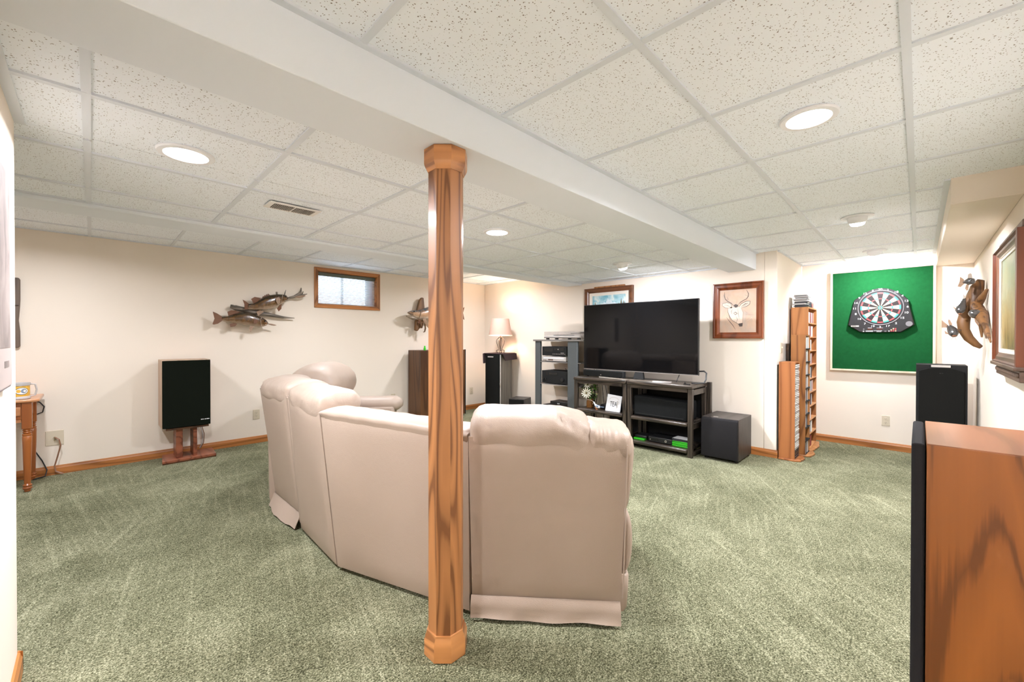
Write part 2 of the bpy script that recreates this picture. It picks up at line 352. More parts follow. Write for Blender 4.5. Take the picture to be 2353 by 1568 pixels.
def text_mesh(s, size, ext=.0008):
    cu = bpy.data.curves.new('t', 'FONT'); cu.body = s; cu.size = size; cu.extrude = ext; cu.align_x = 'CENTER'; cu.align_y = 'CENTER'
    o = bpy.data.objects.new('t', cu); COL.objects.link(o)
    dg = bpy.context.evaluated_depsgraph_get(); me = bpy.data.meshes.new_from_object(o.evaluated_get(dg))
    bpy.data.objects.remove(o); bpy.data.curves.remove(cu); return me
def text(name, s, size, mat, parent, pos, right, up, ext=.0008, sx=1):
    """flat lettering with its reading direction 'right' and 'up' vectors, pos in world"""
    me = text_mesh(s, size, ext); me.name = name
    r = Vector(right).normalized(); u = Vector(up).normalized(); n = r.cross(u)
    Mx = Matrix((r*sx, u, n)).transposed().to_4x4(); Mx.translation = Vector(pos)
    if parent is not None and parent.name in ROOT: Mx = ROOT[parent.name].inverted() @ Mx
    me.transform(Mx); me.materials.clear(); me.materials.append(MATS[mat])
    o = bpy.data.objects.new(name, me); COL.objects.link(o); o.parent = parent; return o
def struct(name, mb, mat, bevel=0, **k):
    o = mb.build(name, mat, None, bevel, **k); o['kind'] = 'structure'; ROOT[o.name] = Matrix.Identity(4); return o
# ------------------------------------------------------------------ the room
XW, XT, XD = -1.62, 5.08, 6.36           # wall behind, TV wall, dartboard wall
YL, YR, YA = 5.70, -.40, 1.07            # fish wall, right wall, alcove side wall
ZR, ZL, ZS, ZB = 2.19, 2.07, 2.243, 2.015   # ceilings: right, middle, outer strip; beam underside
TOP = 2.45
floor = struct('floor', MB().box(XW-.2, XD+.2, YR-.2, YL+.2, -.08, 0), 'carpet')
# fish wall with window hole
WX0, WX1, WZ0, WZ1 = 2.105, 2.955, 1.715, 2.168
mb = MB().box(XW-.12, WX0, YL, YL+.12, 0, TOP).box(WX1, XT+.12, YL, YL+.12, 0, TOP).box(WX0, WX1, YL, YL+.12, 0, WZ0).box(WX0, WX1, YL, YL+.12, WZ1, TOP)
wall_left = struct('wall_left', mb, 'wall_paint')
struct('wall_back', MB().box(XT, XT+.12, YA+.12, YL, 0, TOP), 'wall_paint')
struct('wall_alcove', MB().box(XT, XD, YA, YA+.12, 0, TOP), 'wall_paint', bevel=.006)
struct('wall_far', MB().box(XD, XD+.12, YR, YA, 0, TOP), 'wall_paint')
struct('wall_right', MB().box(XW, XD+.12, YR-.12, YR, 0, TOP), 'wall_paint')
struct('wall_near', MB().box(XW, -.2, .95, 2.41, 0, TOP), 'wall_paint', bevel=.008)
struct('wall_behind', MB().box(XW-.12, XW, YR-.12, YL, 0, TOP), 'wall_paint')
# beam, soffits
struct('trim_1', MB().box(XW, XT, 1.268, 1.548, ZB, TOP), 'beam_paint', bevel=.003)      # main beam boxed in drywall
struct('trim_2', MB().box(XW, XT, 3.545, 3.83, ZL-.022, TOP), 'beam_paint', bevel=.012, seg=3)   # shallow soffit
struct('trim_3', MB().box(3.505, XD, YR, -.127, 2.045, TOP), 'wall_paint', bevel=.004)      # soffit over the right wall
# ceiling: slab, tiles, grid
ceil = struct('ceiling', MB().box(XW-.2, XD+.2, YR-.2, YL+.2, TOP, TOP+.1), 'beam_paint')
tile_cache = {}
def tile(x0, x1, y0, y1, z):
    w, d = round(x1-x0, 4), round(y1-y0, 4)
    if w < .03 or d < .03: return
    key = (w, d)
    if key not in tile_cache: tile_cache[key] = MB().box(0, w, 0, d, .007, .02).mesh('ceiling_tile', 'ceiling_tile', None, False)
    o = bpy.data.objects.new('ceiling_tile', tile_cache[key]); COL.objects.link(o); o.parent = ceil; o.location = (x0, y0, z)
def grid(xs, ys, z, bw=.012, skip=None):
    for i in range(len(xs)-1):
        for j in range(len(ys)-1):
            if skip and skip((xs[i]+xs[i+1])/2, (ys[j]+ys[j+1])/2): continue
            tile(xs[i]+.003, xs[i+1]-.003, ys[j]+.003, ys[j+1]-.003, z)
    for y in ys[1:-1]:
        B('grid_bar', 'grid_metal', ceil, xs[0], xs[-1], y-bw, y+bw, z-.001, z+.012, smooth=False)
    for x in xs[1:-1]:
        for j in range(len(ys)-1):
            if skip and skip(x, (ys[j]+ys[j+1])/2): continue
            B('grid_bar', 'grid_metal', ceil, x-bw, x+bw, ys[j]+bw, ys[j+1]-bw, z, z+.012, smooth=False)
XS = [-.01+.6096*k for k in range(-2, 11)]
grid([XW]+XS+[XD], [YR, .033, .632, 1.268], ZR, skip=lambda x, y: False)
XSL = [x for x in XS if x < XT]
grid([-.2]+[x for x in XSL if x > -.1]+[XT], [1.548, 1.965, 2.41], ZL)
tile_rows = [2.41, 2.585, 3.195, 3.545]
grid([XW]+XSL+[XT], tile_rows, ZL)
grid([XW]+XSL+[XT], [3.83, 4.07, 4.68, 5.31, YL], ZS)
# wall angles
for a in ((XW, XT, 1.243, 1.268, ZR), (-.2, -.172, 1.548, 2.41, ZL), (XW, XT, 3.52, 3.545, ZL), (3.505, XD, -.127, -.100, ZR), (XW, XT, YL-.02, YL, ZS), (XT-.02, XT, 1.548, 3.545, ZL), (XT-.02, XT, 3.83, YL, ZS), (XD-.02, XD, -.127, YA, ZR), (XT, XD, YA-.02, YA, ZR)):
    B('wall_angle', 'grid_metal', ceil, a[0], a[1], a[2], a[3], a[4]-.002, a[4]+.012, smooth=False)
# baseboards (profiled oak)
def base_y(name, x0, x1, y, sgn):   # on a wall facing sgn*Y
    pr = [(0, 0), (sgn*.013, 0), (sgn*.013, .058), (sgn*.009, .066), (sgn*.007, .078), (0, .082)]
    m = MB().prism([(y+a, b) for a, b in pr], x0, x1, 'x'); return struct(name, m, 'oak_trim', smooth=True, angle=25)
def base_x(name, y0, y1, x, sgn):
    pr = [(0, 0), (sgn*.013, 0), (sgn*.013, .058), (sgn*.009, .066), (sgn*.007, .078), (0, .082)]
    n = len(pr); m = MB().prism([(x+a, b) for a, b in pr], y0, y1, 'y'); return struct(name, m, 'oak_trim_y', smooth=True, angle=25)
base_y('baseboard_left', XW, XT, YL, -1); base_x('baseboard_back', 1.058, YL, XT, -1); base_y('baseboard_alcove', XT, XD, YA, -1)
base_x('baseboard_far', YR, YA, XD, -1); base_y('baseboard_right', XW, XD, YR, 1); base_x('baseboard_near', .95, 2.423, -.2, 1); base_y('baseboard_return', XW, -.187, 2.41, 1)
# window
win = thing('window_1', None, None, (WX0, YL, WZ0), kind='structure')
cx0, cx1, cz0, cz1 = 2.062, 2.996, 1.672, 2.210
def casing(p, x0, x1, z0, z1, x2, x3, z2, z3, y, d):
    for nm, q in (('casing', [(x0, z0), (x1, z0), (x3, z2), (x2, z2)]), ('casing', [(x1, z0), (x1, z1), (x3, z3), (x3, z2)]), ('casing', [(x1, z1), (x0, z1), (x2, z3), (x3, z3)]), ('casing', [(x0, z1), (x0, z0), (x2, z2), (x2, z3)])):
        yield q
k = 0
for q in casing(win, cx0, cx1, cz0, cz1, WX0+.008, WX1-.008, WZ0+.008, WZ1-.008, 0, 0):
    MB().prism(q, YL-.017, YL+.002, 'y').build('casing', 'oak_trim' if k % 2 == 0 else 'oak_post', win, bevel=.004); k += 1
for a in ((WX0-.0, WX0+.012, WZ0, WZ1), (WX1-.012, WX1, WZ0, WZ1), (WX0, WX1, WZ0, WZ0+.012), (WX0, WX1, WZ1-.012, WZ1)):
    B('jamb', 'oak_trim', win, a[0], a[1], YL, YL+.14, a[2], a[3])
iy = YL+.115
fr = B('sash_frame', 'vinyl_dark', win, WX0+.012, WX1-.012, iy, iy+.03, WZ1-.045, WZ1-.012)
B('sash_frame', 'vinyl_dark', win, WX0+.012, WX1-.012, iy, iy+.03, WZ0+.012, WZ0+.032)
B('mullion', 'vinyl_dark', win, 2.475, 2.505, iy, iy+.03, WZ0+.03, WZ1-.045); B('mullion', 'vinyl_dark', win, 2.835, 2.862, iy, iy+.03, WZ0+.03, WZ1-.045)
B('pane', 'pane_glass', win, WX0+.012, 2.475, iy+.012, iy+.016, WZ0+.032, WZ1-.045, smooth=False); B('pane', 'pane_glass', win, 2.505, 2.835, iy+.012, iy+.016, WZ0+.032, WZ1-.045, smooth=False)
B('side_post', 'vinyl_dark', win, 2.862, 2.88, iy, iy+.03, WZ0+.03, WZ1-.045)
B('side_panel', 'vinyl_lilac', win, 2.88, WX1-.012, iy+.005, iy+.02, WZ0+.03, WZ1-.045)
bl = thing('window_blind', 'pale mini blind with an olive head rail inside the small oak window', 'blind', (2.53, YL+.055, WZ0))
B('head_rail', 'blind_rail', bl, WX0+.018, WX1-.018, YL+.035, YL+.075, WZ1-.062, WZ1-.014, bevel=.003)
B('valance_rail', 'blind_rail', bl, WX0+.018, WX1-.018, YL+.03, YL+.036, WZ1-.058, WZ1-.018)
sl = MB()
sl.hexa([(-.41, -.0098, .0062), (.41, -.0098, .0062), (.41, .0098, -.0062), (-.41, .0098, -.0062)], [(-.41, -.0098, .0070), (.41, -.0098, .0070), (.41, .0098, -.0054), (-.41, .0098, -.0054)])
me = sl.mesh('slat', 'blind_slat', None, False)
for i in range(19):
    o = bpy.data.objects.new('slat', me); COL.objects.link(o); o.parent = bl; o.location = (0, 0, .022+i*.0198)
B('bottom_rail', 'blind_slat', bl, WX0+.02, WX1-.02, YL+.044, YL+.066, WZ0+.0135, WZ0+.021)
for x in (2.26, 2.8): MB().cyl((x, YL+.052, WZ0+.02), (x, YL+.052, WZ1-.06), .0012, 6).build('ladder_cord', 'white_plastic', bl)
# window well outside
well = struct('window_well', MB().box(1.5, 3.6, YL+.75, YL+.80, 1.2, 2.05).box(1.5, 1.55, YL+.14, YL+.75, 1.2, 2.05).box(3.55, 3.6, YL+.14, YL+.75, 1.2, 2.05).box(1.5, 3.6, YL+.13, YL+.8, 1.15, 1.2), 'well_wall')
struct('outside_wall', MB().box(XW-.1, WX0, YL+.12, YL+.14, 0, TOP).box(WX1, XD, YL+.12, YL+.14, 0, TOP).box(WX0, WX1, YL+.12, YL+.14, WZ1, TOP).box(WX0, WX1, YL+.12, YL+.14, 0, WZ0), 'well_wall')
# outlets
def plate(name, label, cat, p, n, w=.07, h=.115, kind='duplex', group=None):
    """p on the wall, n outward normal (axis aligned)"""
    n = Vector(n); r = n.cross(Vector((0, 0, 1))) * -1
    def T(q): return Vector(p)+r*q[0]+n*q[1]+Vector((0, 0, q[2]))
    t = thing(name, label, cat, p, 0, group)
    MB(T).box(-w/2, w/2, 0, .006, -h/2, h/2).build('cover_plate', 'ivory_plastic', t, bevel=.002)
    if kind == 'duplex':
        for z in (-.02, .02):
            MB(T).lathe([(.0165, .0055), (.0165, .0085)], (0, 0, z), 16, 'y').build('socket', 'ivory_plastic', t)
            for dx in (-.006, .006): MB(T).box(dx-.0012, dx+.0012, .008, .0092, z, z+.008).build('slot', 'ivory_dark', t, smooth=False)
            MB(T).lathe([(.0028, .008), (.0028, .0092)], (0, 0, z-.008), 8, 'y').build('slot', 'ivory_dark', t)
    if kind == 'switch':
        MB(T).box(-.005, .005, .005, .018, -.004, .010).build('toggle', 'ivory_plastic', t, bevel=.002)
    if kind == 'jack':
        for z in (-.016, .004): MB(T).lathe([(.006, .005), (.006, .018)], (0, 0, z), 10, 'y').build('jack', 'brass', t)
    return t
plate('wall_outlet', 'beige duplex outlet low on the fish wall just left of the beige sofa', 'outlet', (1.391, YL, .345), (0, -1, 0))
plate('wall_outlet', 'beige duplex outlet on the fish wall between the dark cabinet and corner tower speaker', 'outlet', (4.757, YL, .33), (0, -1, 0))
plate('wall_outlet', 'beige outlet peeking just above the far sofa armrest', 'outlet', (3.212, YL, .36), (0, -1, 0))
plate('wall_outlet', 'beige duplex outlet under the green dartboard panel', 'outlet', (XD, .266, .329), (-1, 0, 0))
plate('jack_plate', 'beige speaker jack plate beside the turned-leg table', 'wall plate', (-.243, YL, .340), (0, -1, 0), .115, .135, 'jack')
plate('light_switch', 'beige light switch on the alcove wall above the short CD tower', 'switch', (5.27, YA, 1.165), (0, -1, 0), .07, .115, 'switch')
# ceiling lights
def area(loc, size, power, rot=(0, 0, 0), col=WARM, spread=165):
    l = bpy.data.lights.new('can_light', 'AREA'); l.shape = 'DISK'; l.size = size; l.energy = power; l.color = col; l.spread = R(spread)
    o = bpy.data.objects.new('can_light', l); COL.objects.link(o); o.location = loc; o.rotation_euler = rot; return o
def can(x, y, z, label, power=1.0, r=.082):
    t = thing('recessed_light', label, 'ceiling light', (x, y, z), 0, 'round ceiling lights')
    MB().lathe([(r-.002, -.002), (r-.002, -.006), (r+.018, -.005), (r+.022, 0), (r+.022, .004), (r-.002, .004)], (x, y, z), 40, ring=True).build('trim_ring', 'white_plastic', t)
    MB().lathe([(r, -.003), (r*.7, -.006), (.001, -.008)], (x, y, z), 32).build('lens', 'lamp_lens', t)
    area((x, y, z-.012), r*1.9, LAMP*power)
def eyeball(x, y, z, label, tilt, power=1.0):
    t = thing('eyeball_light', label, 'ceiling light', (x, y, z), 0, 'round ceiling lights')
    MB().lathe([(.062, -.004), (.092, -.006), (.100, 0), (.100, .004), (.062, .004)], (x, y, z), 36, ring=True).build('trim_ring', 'white_plastic', t)
    Mt = Matrix.Translation(Vector((x, y, z))) @ Matrix.Rotation(tilt[1], 4, Vector(tilt[0]))
    T = lambda p: Mt @ Vector(p)
    MB(T).lathe([(.055, .03), (.062, 0), (.060, -.022), (.053, -.036), (.047, -.040), (.047, -.030)], (0, 0, 0), 30, ring=True).build('eyeball', 'white_plastic', t)
    MB(T).lathe([(.046, -.032), (.047, -.044), (.042, -.056), (.030, -.064), (.001, -.068)], (0, 0, 0), 24).build('bulb_face', 'lamp_lens', t)
    a = area(Mt @ Vector((0, 0, -.072)), .085, LAMP*power, spread=165); a.rotation_euler = Mt.to_euler()
can(.294, 2.295, ZL, 'glowing round can light nearest the left wall corner, left of the beam', 1.0)
can(2.159, 2.285, ZL, 'glowing round can light just right of the oak post', 1.15)
eyeball(4.024, 2.289, ZL, 'eyeball ceiling light in front of the television', ((0, 1, 0), R(-20)), .8)
can(2.113, .335, ZR, 'large glowing can light right of the beam, nearest the camera', .85)
eyeball(4.098, .34, ZR, 'eyeball ceiling light in the middle of the right ceiling', ((0, 1, 0), R(-14)), .85)
eyeball(5.80, .339, ZR, 'eyeball ceiling light directly above the green dartboard panel', ((0, 1, 0), R(-24)), .55)
can(-.345, 4.60, ZS, 'can light glowing at the far left edge of the ceiling', .5)
can(4.165, 4.585, ZS, 'can light tucked behind the soffit above the corner lamp', .5)
can(1.9, 4.45, ZS, 'can light hidden behind the soffit before the fish mount', .45)
can(-1.0, .3, ZR, 'unseen can light added as fill behind the viewpoint near the back wall', .75)  # added fill lamp, out of view, raises the ambient light
# supply vent
v = thing('ceiling_vent', 'white ceiling register with dark louvres left of the oak post', 'vent', (.88, 2.775, ZL))
B('frame', 'vent_white', v, .735, 1.025, 2.700, 2.850, ZL-.006, ZL, bevel=.003)
for x0 in (.765, .885):
    B('opening', 'vent_dark', v, x0, x0+.110, 2.727, 2.823, ZL-.0075, ZL-.0055, smooth=False)
for i in range(22):
    x = .768+(i % 11)*.0098+(i//11)*.12
    B('louvre', 'vent_slat', v, x, x+.0035, 2.727, 2.823, ZL-.0105, ZL-.0072, smooth=False)
# oak post, octagonal
pc = (1.008, 1.367); tw = R(44.5+22.5)
post = thing('support_post', 'octagonal oak post with moulded cap and base in front of the sofa', 'post', (pc[0], pc[1], 0))
def octo(prof, T=None): return MB().lathe(prof, (pc[0], pc[1], 0), 8, ph=tw)
for k in range(8):   # eight staves
    a0, a1 = tw+k*math.pi/4, tw+(k+1)*math.pi/4; r = .0715; ri = .055
    q = [(pc[0]+rr*math.cos(a), pc[1]+rr*math.sin(a)) for rr, a in ((r, a0+.002), (r, a1-.002), (ri, a1), (ri, a0))]
    o = MB().prism(q, .02, ZB-.005).build('stave', 'oak_post', post, smooth=False)
def band(prof, z, nm):
    for k in range(8):
        a0, a1 = tw+k*math.pi/4, tw+(k+1)*math.pi/4; rings = []
        am = (a0+a1)/2
        pts0 = [(r*math.cos(a0), r*math.sin(a0), h) for r, h in prof]; pts1 = [(r*math.cos(a1), r*math.sin(a1), h) for r, h in prof]
        # local frame: x along the face so the grain runs round the band
        o = bpy.data.objects.new(nm, None)
        ca, sa = math.cos(am-math.pi/2), math.sin(am-math.pi/2)
        loc = lambda p: ((p[0]*ca+p[1]*sa), (-p[0]*sa+p[1]*ca), p[2])
        m = MB(); m.loft([[loc(p) for p in pts0], [loc(p) for p in pts1]])
        me = m.mesh(nm, 'oak_ring', None, True, 30)
        o = bpy.data.objects.new(nm, me); COL.objects.link(o); o.parent = post; o.location = (0, 0, z); o.rotation_euler = (0, 0, am-math.pi/2)
band([(.066, 0), (.0885, 0), (.0885, .062), (.085, .070), (.0845, .078), (.078, .088), (.0775, .096), (.066, .098)], .003, 'base_board')
band([(.066, .010), (.074, .010), (.078, .018), (.083, .026), (.0875, .036), (.0885, .042), (.0885, .098), (.066, .098)], ZB-.1, 'cap_board')
# ------------------------------------------------------------------ sectional sofa
sofa = thing('sectional_sofa', 'curved beige leather reclining sectional seen from behind, in the middle of the room', 'sofa', (1.5, 2.86, 0))
def frame(P0, P1, f=None):
    P0 = Vector((*P0, 0)); P1 = Vector((*P1, 0)); U = (P1-P0); L = U.length; U /= L
    Fv = Vector((-U.y, U.x, 0)) if f is None else Vector((*f, 0)).normalized()
    return (lambda q: P0+U*q[0]+Fv*q[1]+Vector((0, 0, q[2]))), L
def cushion(T, u0, u1, v0, v1, w0, w1, e=2.5, endp=5, wr=.006, nu=44, nt=40, seed=0, drop=None, gather=(), sag=0):
    """puffy cushion; cross-section superellipse in v,w swept along u, gathered folds at the ends"""
    rnd = random.Random(seed); ph = [rnd.uniform(0, 6.28) for _ in range(8)]; rings = []
    for i in range(nu+1):
        a = i/nu; aa = a*2-1; s = .30+.70*(1-abs(aa)**endp)**(1/2.6) if abs(aa) < 1 else .30
        u = u0+(u1-u0)*(.5+.5*math.copysign(abs(aa)**.92, aa)); dz = drop(a) if drop else 0
        ring = []
        for j in range(nt):
            th = 2*math.pi*j/nt; c, sn = math.cos(th), math.sin(th)
            k = (abs(c)**e+abs(sn)**e)**(-1/e)
            rv, rw = (v1-v0)/2*(s*.75+.25), (w1-w0)/2*s
            g = 0
            for gi, (gp, gw, n) in enumerate(gather):     # folds radiating from a pinch at u-fraction gp
                near = math.exp(-((a-gp)/gw)**2); sv = abs(math.sin((th*n+ph[gi]+a*14*(1 if gi % 2 else -1))/2)); g += near*(1-2.2*(1-sv)**3)*.8
            hi = min(1, max(0, sn*2.2-.25)) if c < .3 else 1
            g *= hi
            f = 1+wr/.1*(g*.55+.16*math.sin(3*th+9*a+ph[4])*math.sin(7*a+ph[5])+.20*math.sin(52*a+ph[6]+3*math.sin(9*a+ph[7]))*max(0, -c)*hi*max(0, 1-sn*.9))
            ring.append(T((u, (v0+v1)/2+rv*k*c*f, (w0+w1)/2+rw*k*sn*f+dz-sag*(1-aa*aa)*0)))
        rings.append(ring)
    m = MB(); m.loft(rings); return m
def panel(c, th, n=10, puff=.012, T=None, seed=0):
    """upholstered back panel from four corners (bottom-left, bottom-right, top-right, top-left), th = thickness vector"""
    c = [Vector(p) for p in c]; th = Vector(th); rnd = random.Random(seed); a1, a2 = rnd.uniform(0, 6), rnd.uniform(0, 6); m = MB(); g = []
    N = n*2
    for j in range(N+1):
        for i in range(N+1):
            a, b = i/N, j/N; p = (c[0]*(1-a)+c[1]*a)*(1-b)+(c[3]*(1-a)+c[2]*a)*b
            e = min(1, min(a, 1-a)*14)*min(1, min(b, 1-b)*14); e = e**.5
            p = p-th.normalized()*(puff*e-.006+.0025*math.sin(6*a+a1)*math.sin(4*b+a2)*e+.004*math.sin(18*a+a1)*math.exp(-b*9)*e)
            g.append(p)
    fs = [(j*(N+1)+i, j*(N+1)+i+1, (j+1)*(N+1)+i+1, (j+1)*(N+1)+i) for j in range(N) for i in range(N)]
    nb = len(g); bk = [p+th for p in c]; rim = [i for i in range(N+1)]+[j*(N+1)+N for j in range(1, N+1)]+[N*(N+1)+i for i in range(N-1, -1, -1)]+[j*(N+1) for j in range(N-1, 0, -1)]
    rb = [g[i]+th for i in rim]; n2 = len(rim)
    m.add(g+rb, fs+[(rim[k], rim[(k+1) % n2], nb+(k+1) % n2, nb+k) for k in range(n2)]+[tuple(nb+k for k in range(n2))]); return m
LE = 'leather'
# recliner nearest the post
T1, L1 = frame((1.192, 1.447), (1.650, .907), (.763, .647))
panel([T1((.015, 0, .10)), T1((L1-.03, 0, .10)), T1((L1-.005, -.012, .815)), T1((0, -.012, .822))], T1((0, .06, 0))-T1((0, 0, 0)), puff=.010, seed=1).build('back_panel', LE, sofa, angle=60)
MB(T1).box(.02, L1-.02, .03, .80, .10, .40).build('base', LE, sofa, bevel=.02)
MB(T1).box(.03, L1-.03, .05, .78, .015, .10).build('base_lining', 'dust_cloth', sofa)
sk = MB()   # loose skirt flap under the back panel
rows = []
for j, (z, v) in enumerate(((.105, -.002), (.085, -.014), (.06, -.020), (.035, -.020), (.016, -.028))):
    rows.append([T1((.012+(L1-.045)*i/20, v-.004*math.sin(i*.9+j)*(j/4), z+.003*math.sin(i*.5)*(j > 3))) for i in range(21)])
for r_ in (rows,):
    n = 21; m = MB(); pts = [p for r in r_ for p in r]+[p+(T1((0, .004, 0))-T1((0, 0, 0))) for r in r_ for p in r]; k = len(r_)*n
    fs = [(j*n+i, j*n+i+1, (j+1)*n+i+1, (j+1)*n+i) for j in range(len(r_)-1) for i in range(n-1)]; fs += [tuple(k+q for q in f[::-1]) for f in fs]
    fs += [((len(r_)-1)*n+i, (len(r_)-1)*n+i+1, k+(len(r_)-1)*n+i+1, k+(len(r_)-1)*n+i) for i in range(n-1)]
    m.add(pts, fs).build('skirt_flap', LE, sofa, angle=60)
cushion(T1, -.008, .565, -.014, .36, .695, .932, e=3.0, endp=12, wr=.013, seed=3, gather=((1.0, .20, 9), (0.0, .12, 7), (.72, .12, 6)), drop=lambda a: -.035*max(0, a-.62)**1.2/.3).build('headrest_cushion', 'leather_soft', sofa, angle=80)
cushion(T1, .530, L1+.022, -.016, .30, .72, .888, e=2.8, endp=7, wr=.015, seed=5, gather=((0.0, .25, 8), (1.0, .2, 7)), drop=lambda a: -.02*a).build('wing_cushion', 'leather_soft', sofa, angle=80)
MB(T1).box(.08, L1-.10, .06, .30, .40, .80).build('backrest', LE, sofa, bevel=.05, seg=4)
cushion(T1, .04, L1-.06, .22, .80, .34, .50, wr=.003, seed=6).build('seat_cushion', LE, sofa, angle=80)
# its outer side: wing edge, arm, lower side bulge
def vstrip(T, pts):   # pts: list of (z, u_out, v0, v1) outer surface of the side
    rings = []
    for z, u, v0, v1 in pts:
        rings.append([T((u*.0+L1-.06, v0, z)), T((L1-.06+u-.012, v0, z)), T((L1-.06+u, v0+.02, z)), T((L1-.06+u, v1-.03, z)), T((L1-.06+u-.02, v1, z)), T((L1-.06, v1, z))])
    return MB().loft(rings)
vstrip(T1, [(.50, .062, .004, .26), (.53, .072, .002, .28), (.60, .080, 0, .29), (.70, .092, 0, .29), (.80, .098, 0, .28), (.84, .085, 0, .25)]).build('wing_side', LE, sofa, sub=1, angle=60)
vstrip(T1, [(.225, .055, .004, .80), (.235, .078, .004, .82), (.30, .092, .008, .84), (.40, .096, .01, .84), (.47, .085, .012, .84), (.52, .06, .02, .80)]).build('armrest', LE, sofa, sub=1, angle=60)
vstrip(T1, [(.06, .052, .004, .80), (.07, .060, .004, .80), (.15, .066, .004, .80), (.215, .068, .004, .80), (.222, .055, .004, .80)]).build('side_panel', LE, sofa, angle=60)
MB(T1).tube([(L1-.022, -.002, .12), (L1-.014, -.008, .45), (L1-.006, -.014, .80)], .0035, 6).build('welt', LE, sofa)
# low wedge between recliner and seats
a0, a1 = Vector((.930, 2.250, 0)), Vector((1.198, 1.452, 0)); wu = (a1-a0).normalized(); wf = Vector((-wu.y, wu.x, 0))
a0t, a1t = Vector((.887, 2.372, .848)), Vector((1.192, 1.456, .822))
panel([a0+Vector((0, 0, .022)), a1+Vector((0, 0, .022)), a1t, a0t], wf*.05, puff=.008, seed=8).build('back_panel', LE, sofa, angle=60)
rings = []
for k in range(25):    # flat topped roll along the wedge back
    f = k/24; p = a0t.lerp(a1t, f); s = min(1, min(f, 1-f)*12+.2)**.5; z = Vector((0, 0, 1)); wob = .002*math.sin(k*1.7)
    rings.append([p+wf*v_+z*(w_*s+wob) for v_, w_ in ((-.004, -.008), (-.006, .006), (.004, .020), (.03, .030), (.09, .033), (.15, .028), (.19, .010), (.20, -.03), (.19, -.20), (.05, -.20))])
MB().loft(rings).build('top_roll', LE, sofa, angle=70)
TW, LW = frame((.95, 2.24), (1.19, 1.47), (wf.x, wf.y))
MB(TW).box(.03, LW-.03, .06, .75, .03, .40).build('base', LE, sofa, bevel=.02)
cushion(TW, .05, LW-.05, .16, .80, .36, .50, wr=.003, seed=9).build('seat_cushion', LE, sofa, angle=80)
# two seats facing the television
def seat(cor, th, O, U1, w0, w1, seed, vmax=.34, gl=((0, .18, 9), (1, .18, 9))):
    panel(cor, th, puff=.010, seed=seed).build('back_panel', LE, sofa, angle=60)
    T, L = frame(O, U1, (1, 0))
    cushion(T, -.005, L+.005, -.016, vmax, w0, w1, e=2.8, endp=10, wr=.011, seed=seed+1, gather=gl).build('headrest_cushion', 'leather_soft', sofa, angle=80)
    MB(T).box(.03, L-.03, .08, .30, .10, w0+.06).build('backrest', LE, sofa, bevel=.03, seg=3)
    MB(T).box(.03, L-.03, .12, .85, .05, .38).build('base', LE, sofa, bevel=.02)
    cushion(T, .03, L-.03, .24, .90, .34, .50, wr=.003, seed=seed+2).build('seat_cushion', LE, sofa, angle=80)
seat([(.930, 2.268, .022), (.952, 2.880, .022), (.900, 2.965, .885), (.886, 2.390, .845)], (.05, 0, 0), (.898, 2.385), (.920, 2.985), .745, .965, 20, .25)
seat([(.962, 2.905, .085), (.965, 3.435, .085), (.872, 3.500, .893), (.898, 2.995, .885)], (.05, 0, 0), (.908, 2.985), (.888, 3.52), .78, .975, 30, .30)
MB().hexa([(.955, 2.880, .05), (.957, 2.905, .05), (.99, 2.905, .05), (.99, 2.880, .05)], [(.905, 2.960, .875), (.903, 3.0, .875), (.94, 3.0, .875), (.94, 2.960, .875)]).build('gusset', LE, sofa, bevel=.004)
# torn skirt flap hanging out below the far seat
pts = []
for i in range(9):
    f = i/8; y = 2.90+.56*f; o = .006+.022*math.sin(math.pi*min(1, f*1.1))*(.4+f)
    pts.append([(.958, y, .105), (.952-o*.4, y, .075), (.945-o, y+.01, .042), (.935-o*1.3, y+.012, .012+.006*math.sin(i*2))])
m = MB(); n = 4; fl = [Vector(p) for r in pts for p in r]; k = len(fl); fs = [(i*n+j, i*n+j+1, (i+1)*n+j+1, (i+1)*n+j) for i in range(8) for j in range(3)]
fl += [p+Vector((.004, 0, .001)) for p in fl]; fs += [tuple(k+q for q in f[::-1]) for f in fs]+[(i*n+3, k+i*n+3, k+(i+1)*n+3, (i+1)*n+3) for i in range(8)]+[(0, k, k+1, 1), (1, k+1, k+2, 2), (2, k+2, k+3, 3)]
m.add(fl, fs).build('skirt_flap', LE, sofa, angle=60)
# far wedge and far recliner, mirrored
mir = lambda p: Vector((p[0], 5.72-p[1], p[2] if len(p) > 2 else 0))
panel([mir(a1)+Vector((0, 0, .02)), mir(a0)+Vector((-.0, 0, .02)), mir((.90, 2.30, .85)), mir((1.192, 1.456, .85))], Vector((wf.x, -wf.y, 0))*.05, puff=.008, seed=41).build('back_panel', LE, sofa, angle=60)
wf2 = Vector((wf.x, -wf.y, 0)); TW2, LW2 = frame((1.198, 4.268), (.93, 3.47), (wf2.x, wf2.y))
cushion(TW2, -.01, LW2+.02, -.02, .30, .80, .935, e=2.6, wr=.004, seed=42).build('headrest_cushion', 'leather_soft', sofa, angle=80)
MB(TW2).box(.03, LW2-.03, .06, .75, .03, .40).build('base', LE, sofa, bevel=.02)
cushion(TW2, .05, LW2-.05, .16, .80, .36, .50, wr=.003, seed=43).build('seat_cushion', LE, sofa, angle=80)
T5, L5 = frame((1.735, 4.715), (1.277, 4.175), (.763, -.647))
panel([T5((.015, 0, .05)), T5((L5-.02, 0, .05)), T5((L5, -.02, .85)), T5((0, -.02, .85))], T5((0, .06, 0))-T5((0, 0, 0)), seed=44).build('back_panel', LE, sofa, angle=60)
